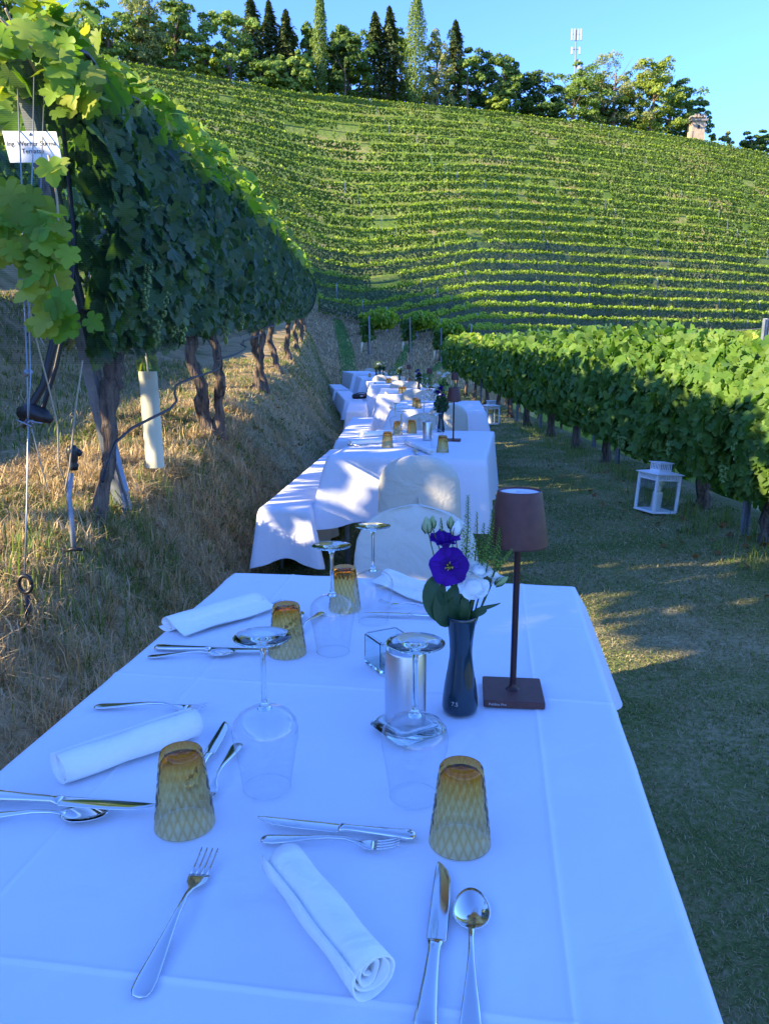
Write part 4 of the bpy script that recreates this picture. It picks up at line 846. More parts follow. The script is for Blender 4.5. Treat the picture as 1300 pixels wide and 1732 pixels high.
# tall tufts by the vine feet and along the right row
tx, ty = [], []
for _ in range(150):
    y = random.uniform(3.5, 15); x = float(XR(y)) + random.gauss(-.18, .16); k = random.randint(8, 22); tx += [x+random.gauss(0, .05) for _ in range(k)]; ty += [y+random.gauss(0, .05) for _ in range(k)]
for cx, cy, s_, k in [(P(215, 840, 3.8).x, P(215, 840, 3.8).y, .12, 160), (P(272, 800, 4.5).x, P(272, 800, 4.5).y, .1, 130), (P(90, 900, 2.9).x, P(90, 900, 2.9).y, .2, 240), (P(20, 830, 3.0).x, 3.0, .2, 200), (P(240, 850, 3.6).x, 3.6, .15, 100)]:
    tx += list(rng.normal(cx, s_, k)); ty += list(rng.normal(cy, s_, k))
tx, ty = np.array(tx), np.array(ty); V, Fc = blades(tx, ty, np.full(len(tx), .17), np.full(len(tx), .0028), .3)
tag(ob('grass_tufts', mesh(V, Fc, False, 'grass_tufts'), M['grass']), 'taller green grass tufts at the feet of the vines', 'grass', kind='stuff')
n = 26000; qx = rng.uniform(470, 900, n); qt = rng.uniform(-.11, .2, n); p_ = hill(qx, qt); p_[..., 2] += .35*fbm(p_[..., 0]*.12, p_[..., 1]*.12, 3)
V, Fc = blades(p_[:, 0], p_[:, 1], np.full(n, .38), np.full(n, .026), .6, z=p_[:, 2], far=True); tag(ob('dry_grass', mesh(V, Fc, False, 'dry_grass'), M['straw']), 'dry grass on the brown banks beyond the last table', 'grass', kind='stuff')
n = 220; y = rng.uniform(3, 10, n); x = np.where(rng.random(n) < .5, XR(y)-rng.uniform(-.1, .9, n), XT(y)-rng.uniform(0, .9, n)); z = gz(x, y)+.02
V, Fc = scatter(LB[2], np.stack([x, y, z], -1), rng.normal(0, .4, (n, 3))+np.array([0, 0, 1]), rng.normal(0, 1, (n, 3)), rng.uniform(.025, .055, n)); tag(part('fallen_leaves', (V, Fc), M['deadleaf']), 'brown fallen vine leaves scattered in the grass', 'fallen leaves', kind='stuff')

# ------------------------------------------------------------------ tables, benches and their cloths
TZ = .750
def cloth(name, loc, rz, L, Wd, drop, label, cat, group=None, zt=TZ, nx=40, ny=70, creases=(), seed=0, flare=.10, wav=.03, drops=None, mat='cloth', kid=None):
    """white cloth: flat top (x across, y along) and a hanging skirt with folds and pointed corners"""
    xs_ = np.linspace(-Wd/2, Wd/2, nx); ys_ = np.linspace(0, L, ny)
    fo = np.array([-.014, -.009, -.005, -.0025, 0, .0025, .005, .009, .014])
    for kind_, pos_, hgt in creases:
        if kind_ == 'y': ys_ = np.unique(np.concatenate([ys_, pos_+fo]).round(5))
        else: xs_ = np.unique(np.concatenate([xs_, pos_+fo]).round(5))
    nx, ny = len(xs_), len(ys_); X_, Y_ = np.meshgrid(xs_, ys_)
    Z_ = .0022*fbm(X_*4+seed, Y_*4, 3) + .0006*fbm(X_*16+seed, Y_*16, 2)
    for kind_, pos_, hgt in creases:
        c = (Y_ if kind_ == 'y' else X_) - pos_
        Z_ = Z_ + (hgt*np.exp(-(c/.0035)**2) + hgt*.35*np.exp(-((c)/.03)**2))*(.7+.5*vn((X_ if kind_ == 'y' else Y_)*5, X_*0+seed))
    V = np.stack([X_, Y_, Z_], -1).reshape(-1, 3); idx = np.arange(nx*ny).reshape(ny, nx)
    Fs = [np.stack([idx[:-1, :-1], idx[:-1, 1:], idx[1:, 1:], idx[1:, :-1]], -1).reshape(-1, 4)]
    loop = list(idx[0, :]) + list(idx[1:, -1]) + list(idx[-1, -2::-1]) + list(idx[-2:0:-1, 0])
    P0 = V[loop]; n = len(loop); cx_, cy_ = Wd/2, L/2; vs = [V]
    nrm_ = np.zeros((n, 2)); dr = np.zeros(n); sar = np.concatenate([[0], np.cumsum(np.linalg.norm(np.diff(P0[:, :2], axis=0), axis=1))])
    D_ = drops or {}
    for i, p in enumerate(P0):
        ax = cx_-abs(p[0]); ay = cy_-abs(p[1]-cy_); wx = math.exp(-(ax/.045)**2*.6) if ax < .4 else 0; wy = math.exp(-(ay/.045)**2*.6) if ay < .4 else 0
        sx_, sy_ = (1 if p[0] > 0 else -1), (1 if p[1] > cy_ else -1)
        if ax > 1e-6 and ay < 1e-6: wy = 1
        if ay > 1e-6 and ax < 1e-6: wx = 1
        v_ = np.array([sx_*wx, sy_*wy]); nrm_[i] = v_/np.linalg.norm(v_)
        c_ = math.exp(-((ax+ay)/(.10 if seed == 1 else .065))**2); side_ = 'y0' if ay < 1e-6 and sy_ < 0 else 'y1' if ay < 1e-6 else 'x1' if sx_ > 0 else 'x0'
        dr[i] = D_.get(side_, drop) + c_*(.13 if seed == 1 else .07)*min(1, drop/.3)
        nrm_[i] *= 1 + c_*1.2
    k_ = np.ones(9)/9; dr = np.convolve(np.concatenate([dr[-4:], dr, dr[:4]]), k_, 'valid')
    m_ = 14; prev = np.array(loop); off0 = nx*ny
    for r_ in range(1, m_+1):
        v = (r_/m_)**1.25 if r_ > 1 else .03
        cor = np.linalg.norm(nrm_, axis=1)-1
        fold = (np.sin(sar*17+seed*2+3*fbm(sar*1.5, sar*0+seed))*.6 + fbm(sar*5, sar*0+seed+.3)*1.2) * wav * v*(1+cor)
        tuck = np.cos(sar/.05)*0
        o = (.006 if r_ == 1 else .010 + flare*drop*v*1.5) + fold*(.25 if r_ < 3 else 1)
        q = P0.copy(); q[:, 0] += nrm_[:, 0]*o; q[:, 1] += nrm_[:, 1]*o; q[:, 2] = P0[:, 2]*(1-v) - (.004 if r_ == 1 else dr*v*(1+.02*fbm(sar*3, sar*0+9)))
        vs.append(q); cur = off0 + (r_-1)*n + np.arange(n)
        Fs.append(np.stack([prev, cur, np.roll(cur, -1), np.roll(prev, -1)], -1)); prev = cur
    me = mesh(np.concatenate(vs), np.concatenate(Fs), True, name)
    o = ob(name, me, M[mat], None, (loc[0], loc[1], zt), (0, 0, rz)); return tag(o, label, cat, group)
def table(loc, rz, L, Wd, label, zt=TZ, name='banquet_table', cat='table', group='tables hidden under white cloths'):
    t = empty(name, (loc[0], loc[1], 0), (0, 0, rz), label=label, cat=cat, group=group); e = .012
    part('tabletop', box(-Wd/2+e, Wd/2-e, e, L-e, zt-.034, zt-.006, .004), M['oak'], t, smooth=False)
    for x in (-Wd/2+.08, Wd/2-.08):
        for y in (.15, L-.15): part('leg', tube([(x, y, -.02), (x, y, zt-.036)], .018, 8), M['galv'], t)
    return t
# near centre (x, y), heading to the right in degrees, length, width
h1 = R(8.0)
NTH = ['nearest', 'second', 'third', 'fourth', 'fifth', 'sixth', 'farthest']
def nearpt(pxl, pxr, py, z=TZ): return G((pxl+pxr)/2, py, z)
T = [((-.204, .316), 8.0, 1.752, .935)]
a, c = G(557, 769, TZ), G(822, 779, TZ); T.append((((a.x+c.x)/2, (a.y+c.y)/2), 9.5, 1.72, .95))
T.append(((.60, 8.75), 5.0, 1.8, 1.05)); T.append(((.40, 12.2), 1.0, 2.2, .98)); T.append(((.18, 16.0), -3.0, 2.4, .95)); T.append(((-.12, 20.6), -5.0, 2.6, .95)); T.append(((-.55, 26.0), -8.0, 4.0, .95))
for i, (loc, hd, L, Wd) in enumerate(T):
    lab = 'white tablecloth on the %s table of the row' % NTH[i]
    lab = ['big white tablecloth with pressed creases on the nearest table, set for dinner', 'white tablecloth with sun patches on its near end, on the second table', 'white tablecloth of the third table, its near right end catching the sun',
           'white tablecloth hanging to the ground on the fourth table', 'white tablecloth on the fifth table down the row', 'white tablecloth on the sixth table down the row', 'white tablecloth on the farthest table at the end of the row'][i]
    table(loc, -R(hd), L, Wd, '%s table of the row, hidden under its white cloth' % NTH[i])
    if i == 0: cr = [('y', 1.035, .0022), ('y', .335, .0026), ('x', .335, .0018), ('x', -.30, .0016), ('y', 1.42, .001)]
    else: cr = [('x', .2, .0016), ('x', -.2, .0016), ('y', .6, .0016)] if i < 3 else []
    cloth('tablecloth', loc, -R(hd), L, Wd, [.26, .41, .5, .62, .62, .62, .6][i], lab, 'tablecloth', 'white tablecloths', nx=130 if i == 0 else 44, ny=220 if i == 0 else 70, creases=cr, seed=i*3+1, flare=[.15, .05, .1, .08, .08, .08, .08][i], wav=[.03, .035, .03, .025, .025, .025, .025][i])
# bench cloths on the left of the row
BN = [((-.60, 4.52), 4.3, 2.9, .28), ((-.36, 8.2), .8, 3.2, .30), ((-.46, 12.7), -1.5, 2.6, .32), ((-.62, 15.7), -6, 4.0, .34), ((-1.15, 20.8), -6.5, 3.4, .36)]
for i, (loc, hd, L, Wd) in enumerate(BN):
    gz0 = max(0, gza(loc[0], loc[1]))*0
    t = empty('bench', (loc[0], loc[1], 0), (0, 0, -R(hd)), label='%s wooden bench left of the tables, hidden under a white cloth' % NTH[i], cat='bench', group='benches hidden under white cloths')
    part('seat', box(-Wd/2+.015, Wd/2-.015, .02, L-.02, .415, .445, .004), M['oak'], t, smooth=False)
    for y in (.3, L-.3):
        for x in (-Wd/2+.05, Wd/2-.05): part('leg', tube([(x, y, -.02), (x, y, .415)], .014, 6), M['galv'], t)
    cloth('bench_cloth', loc, -R(hd), L, Wd, [.36, .40, .34, .36, .36][i], ['sunlit white cloth trailing off the nearest low bench', 'smooth white cloth on the second bench, beside the third table', 'white cloth with crumpled grey side on the third bench', 'long white cloth on the fourth bench, under the dark bag', 'white cloth on the farthest bench at the bank'][i], 'bench cloth', 'white bench cloths', zt=.46, nx=16, ny=90, seed=20+i*2, flare=.06, wav=.03, drops={'y0': .30} if i == 0 else None)
p = G(604, 672, .46); t = empty('bag', (-.50, 16.2, .462), (0, 0, .2), label='dark handbag lying on the white cloth of the fourth bench', cat='bag')
part('bag_body', loft([(-.17, 0, .045, .08, .03), (-.15, 0, .05, .11, .05), (0, 0, .055, .13, .055), (.14, 0, .05, .11, .048), (.17, 0, .045, .08, .03)], 14), M['black'], t)
part('strap', tube([(-.12, -.08, .1), (-.05, -.13, .13), (.05, -.13, .13), (.12, -.08, .1)], .008, 6), M['black'], t); part('buckle', box(-.03, .03, -.14, -.132, .05, .07), M['alu'], t, smooth=False)

# ------------------------------------------------------------------ chairs with cream covers
def make_chair():
    """the sitter looks towards -y; the back panel is at y = .21"""
    t = empty('covered_chair')
    secs, n = [], 28; H = .86; V, Fc = [], []
    zs = [.0, .1, .2, .3, .4, .5, .6, .68, .74, .78, .81, .832, .846, .855, .86]
    for z in zs:
        w = (.235 - .03*z/.86); k = max(0, (z-.66)/.2); w *= max(.02, (1-k**3.2))**.5; th = .034 if z > .02 else .04
        th = th*max(.15, (1-k**6))**.5
        for i in range(n):
            a = 2*PI*i/n; c_, s_ = math.cos(a), math.sin(a); wob = 1 + (.035*math.sin(a*5+z*9))*(1 if z < .45 else .25)
            V.append((w*math.copysign(abs(c_)**.55, c_)*wob, .21 + th*math.copysign(abs(s_)**.7, s_)*wob - .05*(c_*c_)*(1-s_*.2)*.5 + .05*z, z))
    for k in range(len(zs)-1):
        for i in range(n): j = (i+1) % n; Fc.append((k*n+i, k*n+j, k*n+n+j, k*n+n+i))
    Fc.append(tuple(range((len(zs)-1)*n, len(zs)*n)))
    part('back_cover', (V, Fc), M['cream'], t)
    V, Fc = [], []; zs = [0, .12, .25, .37, .44, .462, .47]
    for z in zs:
        s = (.225-.02*z/.47) * (1 if z < .45 else .97 if z < .465 else .9)
        for i in range(40):
            a = 2*PI*i/40; c_, s_ = math.cos(a), math.sin(a); wob = 1+.04*math.sin(a*9)*(1-z/.47)
            V.append((s*math.copysign(abs(c_)**.35, c_)*wob, -.02+s*math.copysign(abs(s_)**.35, s_)*wob, z))
    for k in range(len(zs)-1):
        for i in range(40): j = (i+1) % 40; Fc.append((k*40+i, k*40+j, k*40+40+j, k*40+40+i))
    Fc.append(tuple(range((len(zs)-1)*40, len(zs)*40)))
    part('seat_cover', (V, Fc), M['cream'], t)
    for s in (-1, 1):      # inverted box pleat at the rear of the back
        V = []
        for k in range(9):
            z = .66-.64*k/8; y = .21+.040+.05*z; g_ = .002+.06*(k/8)
            m__ = min(1, k/4); V += [(s*g_, y+.001+.022*k/8, z), (s*(g_+.03*m__), y+.001+.010*m__, z), (s*(g_+.11*m__), y-.010*m__, z)]
        f_ = [(k*3+j, k*3+j+1, k*3+j+4, k*3+j+3) for k in range(8) for j in range(2)]
        part('pleat_flap', (V, f_ if s > 0 else [q[::-1] for q in f_]), M['cream'], t)
    return t
CH = [(P(704, 900, 2.62), 180+8, 'plain cream chair cover facing us at the far end of the nearest table'), (P(708, 800, 3.92), 8, 'cream chair cover with an open back pleat, before the second table'),
      (P(718, 720, 6.75), 188, 'pale chair cover at the far end of the second table, behind the steel cylinder'), (P(757, 710, 8.2), 6, 'sunlit cream chair cover just before the third table, behind the lamp pole'),
      (P(700, 690, 11.6), 4, 'cream chair cover before the fourth table, left one'), (P(722, 680, 11.2), 185, 'cream chair cover at the far end of the third table'),
      (P(676, 665, 15.2), 0, 'cream chair cover before the fifth table'), (P(697, 660, 14.9), 180, 'cream chair cover at the far end of the fourth table'),
      (P(643, 655, 19.6), -3, 'distant cream chair cover before the sixth table'), (P(672, 650, 19.2), 178, 'distant cream chair cover at the far end of the fifth table'),
      (P(645, 645, 24.5), 178, 'tiny cream chair cover past the sixth table'), (P(625, 635, 30.2), 176, 'tiny cream chair cover at the far end of the farthest table')]
ch0 = make_chair()
for i, (p, deg, lab) in enumerate(CH):
    # the sitter looks along +y for 'deg' near 0 (back towards the camera)
    o = ch0 if i == 0 else copy_tree(ch0)
    a = R(180-deg); o.rotation_euler = (0, 0, a); q = Vector((0, .24, 0)); q.rotate(Euler((0, 0, a)))
    o.location = (p.x-q.x, p.y-q.y, 0); tag(o, lab, 'chair', 'cream covered chairs')

# ------------------------------------------------------------------ cutlery
def make_fork():
    t = empty('fork')
    hs = [(0, 0, .0025, .002, .0008), (.002, 0, .0027, .0075, .0013), (.008, 0, .003, .0103, .0016), (.02, 0, .0035, .0108, .0016), (.045, 0, .0055, .0085, .0017), (.075, 0, .0085, .0055, .002), (.10, 0, .0105, .0036, .0024), (.125, 0, .0105, .003, .0024), (.14, 0, .0075, .0035, .0018), (.148, 0, .0055, .007, .0013), (.155, 0, .0042, .0105, .0011), (.163, 0, .0037, .012, .001), (.169, 0, .0038, .0122, .0009)]
    part('handle', loft(hs, 16), M['steel'], t)
    for k in range(4):
        y = -.0094 + .00627*k; part('tine', loft([(.1685, y, .0038, .0023, .0009), (.18, y, .0045, .0018, .0009), (.195, y, .0075, .0015, .0008), (.206, y*1.02, .0115, .0007, .0005)], 8), M['steel'], t)
    return t
def make_spoon():
    t = empty('spoon')
    hs = [(0, 0, .0025, .002, .0008), (.002, 0, .0027, .0075, .0013), (.008, 0, .003, .0103, .0016), (.02, 0, .0035, .0108, .0016), (.045, 0, .0055, .0085, .0017), (.075, 0, .0085, .0055, .002), (.10, 0, .0105, .0036, .0024), (.125, 0, .0105, .003, .0024), (.138, 0, .0088, .0035, .0018), (.146, 0, .0080, .006, .0010)]
    part('handle', loft(hs, 16), M['steel'], t)
    V, Fc = [], []; n = 28; rings = 8
    for sh in (0, 1):
        for k in range(rings+1):
            f = k/rings
            for i in range(n):
                a = 2*PI*i/n; c_ = math.cos(a); V.append((.173 + .0335*f*c_, .0215*f*math.sin(a)*(1 - .16*c_), .0095 - .0082*(1-f*f) - (.0012 if sh else 0)))
        b_ = sh*(rings+1)*n
        for k in range(rings):
            for i in range(n):
                j = (i+1) % n; q = (b_+k*n+i, b_+(k+1)*n+i, b_+(k+1)*n+j, b_+k*n+j); Fc.append(q if not sh else q[::-1])
    for i in range(n): j = (i+1) % n; Fc.append((rings*n+i, (rings+1)*n+rings*n+i, (rings+1)*n+rings*n+j, rings*n+j))
    part('bowl', (V, Fc), M['steel'], t); return t
def make_knife():
    t = empty('knife')
    part('handle', loft([(0, 0, .0045, .003, .002), (.003, 0, .0048, .0095, .0038), (.012, 0, .005, .0112, .0044), (.03, 0, .005, .0098, .0044), (.06, 0, .0055, .0078, .0042), (.09, 0, .006, .0066, .0042), (.098, 0, .006, .0068, .0045), (.104, 0, .006, .0085, .0042), (.108, 0, .006, .0088, .0022)], 16, 2.8), M['steel'], t)
    part('blade', loft([(.107, -.001, .006, .0085, .0013), (.11, -.001, .006, .0104, .0012), (.13, -.0008, .0062, .0107, .0011), (.17, -.0003, .0065, .0104, .001), (.20, .0008, .0068, .0092, .0009), (.215, .003, .007, .0068, .0008), (.225, .006, .007, .003, .0006), (.228, .0075, .007, .0006, .0003)], 12, 1.6), M['steel'], t); return t
TPL = {'fork': (make_fork(), .206), 'spoon': (make_spoon(), .2065), 'knife': (make_knife(), .228)}
used = set()
def lay(kind, a, b_, label, dz=.0, group='cutlery on the tables', flip=1, z=TZ):
    o, L = TPL[kind]
    A, B = G(*a, z+.004), G(*b_, z+.004); d = B-A
    if kind in used: o = copy_tree(o)
    used.add(kind); o.location = (A.x, A.y, z+.0030+dz); s = d.length/L; s = min(1.12, max(.86, s)); o.scale = (s, s*flip, 1)
    o.rotation_euler = (0, 0, math.atan2(d.y, d.x)); tag(o, label, kind, group); return o
lay('fork', (234, 1690), (356, 1447), 'fork lying alone with tines up on the lower left of the nearest table')
lay('knife', (716, 1755), (752, 1466), 'table knife pointing away beside the dessert spoon, amber glass mirrored in its blade')
lay('spoon', (795, 1770), (797, 1512), 'large spoon at the bottom right, right of the upright knife')
lay('knife', (703, 1418), (433, 1393), 'knife lying crosswise above the nearest napkin roll, blade to the left', flip=-1)
lay('fork', (441, 1422), (673, 1436), 'fork with its handle end under the nearest napkin roll', .001)
lay('knife', (-32, 1352), (262, 1378), 'knife at the left edge pointing to the amber glass', .004)
lay('spoon', (-60, 1384), (183, 1384), 'spoon at the left edge, its bowl under the knife blade')
lay('fork', (160, 1196), (352, 1200), 'fork half hidden beneath the left napkin roll')
lay('knife', (318, 1335), (385, 1228), 'knife rising behind the left amber glass, blade tip free')
lay('fork', (404, 1258), (360, 1334), 'small fork with tines towards us, left of the wine glass bowl')
lay('knife', (262, 1097), (470, 1106), 'knife below the folded napkin at the left edge, above the spoon')
lay('spoon', (250, 1112), (396, 1108), 'spoon just below the knife near the folded left napkin')
lay('fork', (330, 1050), (487, 1020), 'fork with only its tines out from under the folded left napkin')
lay('knife', (455, 1095), (516, 1038), 'knife tip showing behind the middle left amber glass')
lay('fork', (545, 1036), (500, 1075), 'fork half hidden right of the middle left amber glass')
lay('knife', (760, 1045), (612, 1040), 'knife before the far right napkin, behind the glass candle holder')
lay('fork', (760, 1036), (642, 1024), 'fork lying across the knife before the far right napkin', .004)
# ------------------------------------------------------------------ napkins
def make_roll(L=.21, r=.026, turns=3.2, seed=1):
    rs = random.Random(seed); N = 84; th = .0021; path = []
    for i in range(N):
        f = i/(N-1); a = f*turns*2*PI; rr_ = .006 + (r-.006)*f + .0011*math.sin(a*1.7+seed)
        if f > .97: rr_ += .003*(f-.97)/.03
        path.append((rr_*math.cos(a-PI*.62), rr_*math.sin(a-PI*.62)*.93, f))
    secs = 14; V, Fc = [], []
    for k in range(secs+1):
        x = L*k/secs
        for side in (1, -1):
            for i, (py_, pz_, f) in enumerate(path):
                q0 = path[max(0, i-1)]; q1 = path[min(N-1, i+1)]; tx_, tz_ = q1[0]-q0[0], q1[1]-q0[1]; l_ = math.hypot(tx_, tz_); nx_, nz_ = tz_/l_, -tx_/l_
                ex = x
                if k == 0: ex += -.004 + .009*(1-f)*1.4 + .002*math.sin(f*31)
                if k == secs: ex += .004 - .009*(1-f)*1.2 + .002*math.sin(f*27)
                w_ = .0009*math.sin(x*60+f*40+seed)
                V.append((ex, py_+nx_*(side*th/2+w_), pz_+nz_*(side*th/2+w_)))
    n2 = 2*N
    for k in range(secs):
        for i in range(N-1):
            a = k*n2+i; Fc.append((a, a+1, a+n2+1, a+n2)); b_ = a+N; Fc.append((b_, b_+n2, b_+n2+1, b_+1))
        for i in (0, N-1): a = k*n2+i; q = (a, a+n2, a+N+n2, a+N); Fc.append(q if i == 0 else q[::-1])
    for k, fl in ((0, 0), (secs, 1)):
        for i in range(N-1): a = k*n2+i; q = (a, a+N, a+N+1, a+1); Fc.append(q[::-1] if fl else q)
    return V, Fc
rolls = {}
def napkin(a, b_, r, label, squash=1.0, seed=1, z=TZ, group='rolled white napkins', layer=False):
    """roll whose axis shows from pixel a (near, open end) to b_"""
    A, B = G(*a, z+r*squash), G(*b_, z+r*squash); d = B-A; L = d.length
    t = empty('napkin', (A.x, A.y, z+r*squash+.001), (0, 0, math.atan2(d.y, d.x)), label=label, cat='napkin', group=group)
    if seed not in rolls: rolls[seed] = mesh(*make_roll(1.0, .026, 3.2, seed), True, 'roll')
    V = make_roll(L, r, 3.4 if not layer else 2.2, seed); o = part('roll', V, M['napkin'], t); o.scale = (1, 1, squash)
    if layer:
        for k in range(3):
            w = r*(2.0-.3*k)
            def fn(u, v, k=k, w=w): 
                x = .012*k + (L-.03*k+.01)*u; y = -r*.4 - w*v; return (x, y*layer, -r*squash + .003*(3-k) + r*.5*(1-v)**2 + .002*math.sin(u*9+v*5+k))
            V, Fc = grid(fn, 24, 8); V2 = [(x, y, q+.002) for x, y, q in V]; n_ = len(V); Fc = Fc + [tuple(i+n_ for i in f[::-1]) for f in Fc]
            part('folded_layer', (V+V2, Fc), M['napkin'], t)
    return t
napkin((632, 1650), (482, 1458), .0265, 'nearest white napkin roll with its coiled end towards us', seed=1)
napkin((103, 1300), (330, 1222), .0255, 'white napkin roll lying on a fork at the left of the nearest table', seed=2)
napkin((282, 1055), (434, 1012), .031, 'loosely folded white napkin at the far left corner of the nearest table', .62, 3, layer=1)
napkin((655, 972), (752, 1010), .024, 'loosely rolled white napkin at the far end, behind the candle holder', .8, 4, layer=1)

# ------------------------------------------------------------------ glasses
def make_wineglass():
    t = empty('wine_glass')
    bowl = [(.0338, .001), (.0352, .012), (.0385, .035), (.0425, .06), (.0458, .078), (.0465, .090), (.0440, .102), (.0365, .112), (.024, .1195), (.010, .1245), (.0048, .128)]
    part('bowl', lathe(bowl, 56), M['glass'], t)
    part('rim', tube([(.0338*math.cos(a), .0338*math.sin(a), .0012) for a in np.linspace(0, 2*PI, 57)], .00075, 6, False), M['solidglass'], t)
    part('stem', lathe([(.0002, .119), (.006, .1205), (.0105, .1225), (.0078, .126), (.005, .131), (.0038, .138), (.0035, .16), (.0036, .20), (.0045, .212), (.008, .2195), (.016, .2235), (.030, .2260), (.0395, .2272), (.0402, .2280), (.0395, .2287), (.030, .2292), (.018, .2297), (.010, .2292), (.0002, .2285)], 48), M['solidglass'], t)
    return t
def make_tumbler():
    t = empty('amber_tumbler'); H = .106
    def wall_(rad, amp, nz, na, z0, z1, flip=False):
        V, Fc = [], []
        for k in range(nz+1):
            f = k/nz; z = z0+(z1-z0)*f; r_ = rad(z)
            fade = min(1, f*8, (1-f)*10)
            for i in range(na):
                a = 2*PI*i/na; d_ = math.cos(20*a + z*215) ; e_ = math.cos(20*a - z*215); rr_ = r_ + amp*fade*(max(0, d_)**.5 + max(0, e_)**.5 - .8)*-1
                V.append((rr_*math.cos(a), rr_*math.sin(a), z))
        for k in range(nz):
            for i in range(na):
                j = (i+1) % na; q = (k*na+i, k*na+j, k*na+na+j, k*na+na+i); Fc.append(q if not flip else q[::-1])
        return V, Fc, na, nz
    ro = lambda z: .0395 - .0125*(z/H)
    na = 160; V, Fc, _, nz = wall_(ro, .0007, 60, na, 0, H-.004); 
    # rounded foot (top) with a rippled disc
    for q, (dr_, z) in enumerate([(-.0012, H-.0012), (-.004, H), (-.010, H-.0012), (-.016, H-.003), (-.0215, H-.004), (-.026, H-.004)]):
        for i in range(na):
            a = 2*PI*i/na; r_ = max(.0006, ro(H)+dr_); V.append((r_*math.cos(a), r_*math.sin(a), z+.0006*math.cos(20*a+q*PI)*(q > 0)))
        b0 = (nz+q)*na
        for i in range(na): j = (i+1) % na; Fc.append((b0+i, b0+j, b0+na+j, b0+na+i))
    Fc.append(tuple(range((nz+6)*na, (nz+7)*na)))
    base_n = len(V)
    prof = [(ro(0)-.0018, 0), (ro(.03)-.0022, .03), (ro(.06)-.0026, .06), (ro(.085)-.003, .085), (ro(.094)-.006, .094), (.010, .0965), (.0005, .0965)]
    Vi, Fi = lathe(prof, na); V += Vi; Fc += [tuple(i+base_n for i in f[::-1]) for f in Fi]
    for i in range(na): j = (i+1) % na; Fc.append((i, base_n+i, base_n+j, j))
    part('tumbler', (V, Fc), M['amber'], t); return t
WG, TU = make_wineglass(), make_tumbler(); gu = {'w': 0, 't': 0}
def glass(kind, px, py, label, z=TZ, sc=1.0, rz=None):
    o = WG if kind == 'w' else TU
    if gu[kind]: o = copy_tree(o)
    gu[kind] = 1; p = G(px, py, z+.001); o.location = (p.x, p.y, z+.0022); o.scale = (sc,)*3; o.rotation_euler = (0, 0, random.random()*6 if rz is None else rz)
    tag(o, label, 'wine glass' if kind == 'w' else 'tumbler', 'upturned wine glasses' if kind == 'w' else 'upturned amber tumblers')
glass('t', 313, 1394, 'upturned amber tumbler at the left of the nearest table, knife pointing at it')
glass('t', 777, 1424, 'upturned amber tumbler above the upright knife, right of the napkin roll')
glass('t', 486, 1105, 'upturned amber tumbler behind the left wine glass foot')
glass('t', 583, 1030, 'upturned amber tumbler farthest back, seen through a wine glass')
glass('w', 452, 1333, 'upturned wine glass nearest the left, its bowl above the small fork')
glass('w', 700, 1348, 'upturned wine glass in front of the steel cylinder')
glass('w', 563, 1103, 'upturned wine glass in the middle, an amber tumbler behind its bowl')
glass('w', 631, 1052, 'upturned wine glass farthest back, before the cream chair')
# ------------------------------------------------------------------ candle holder, glass dish, steel cylinder, vase, lamp
def sqbox(w, h, th, base_th, r=.004):
    out = box(-w/2, w/2, -w/2, w/2, 0, h, r); inn = box(-w/2+th, w/2-th, -w/2+th, w/2-th, base_th, h+.0001, r*.6)
    V, Fc = out[0], out[1][:-1]; k = len(V); V = V+inn[0]; Fc = Fc + [tuple(i+k for i in f[::-1]) for f in inn[1][:-1]]
    Fc += [(24+i, 24+(i+1) % 8, k+24+(i+1) % 8, k+24+i) for i in range(8)]
    return V, Fc
p = G(657, 1128, TZ); t = empty('candle_holder', (p.x, p.y, TZ+.002), (0, 0, R(28)), label='square clear glass candle holder behind the steel cylinder', cat='candle holder')
part('glass_cube', sqbox(.074, .066, .0028, .009), M['solidglass'], t, smooth=False)
t = empty('tealight', (p.x+.004, p.y, TZ+.0122), label='white tea light inside the square glass holder', cat='candle')
part('cup', lathe([(.019, 0), (.0195, .001), (.0195, .016), (.0188, .016), (.0188, .013)], 28), M['alu'], t); part('wax', lathe([(.0187, 0), (.0187, .0135), (.003, .0130), (.0003, .0132)], 28), M['candle'], t); part('wick', tube([(0, 0, .013), (.001, 0, .019)], .0006, 5), M['black'], t)
p = G(690, 1240, TZ); t = empty('glass_dish', (p.x, p.y, TZ+.002), (0, 0, R(33)), label='thick square clear glass dish under the steel cylinder', cat='glass dish')
part('dish', sqbox(.098, .021, .012, .008, .010), M['solidglass'], t)
def make_cyl():
    t = empty('steel_cylinder'); part('body', lathe([(.0005, 0), (.030, 0), (.0332, .003), (.0335, .006), (.0335, .126), (.0318, .130), (.0318, .134), (.0302, .134), (.0302, .10), (.0003, .10)], 48), M['alu'], t); return t
CY = make_cyl(); q = G(685, 1228, TZ+.01); CY.location = (q.x, q.y, TZ+.0105); tag(CY, 'brushed steel cylinder standing in a glass dish on the nearest table', 'cylinder', 'brushed steel cylinders')
def make_vase():
    t = empty('vase'); k = 1.0
    part('body', lathe([(.0005, 0), (.026, 0), (.030, .003), (.0312, .010), (.0305, .025), (.0275, .050), (.0225, .078), (.0198, .100), (.0194, .112), (.0205, .130), (.0228, .150), (.0248, .166), (.0252, .172), (.0240, .1735), (.0226, .172), (.0218, .160), (.0190, .130), (.0175, .105), (.0003, .09)], 44), M['vase'], t); return t
VA = make_vase(); vp = G(777, 1203, TZ); VA.location = (vp.x, vp.y, TZ+.0022); tag(VA, 'glossy dark teal waisted vase with flowers on the nearest table', 'vase', 'dark waisted vases')
text('7.5', .010, M['lamptext'], VA, (-.012, -.0308, .022), (PI/2-.1, 0, -R(22)), 'maker_mark')
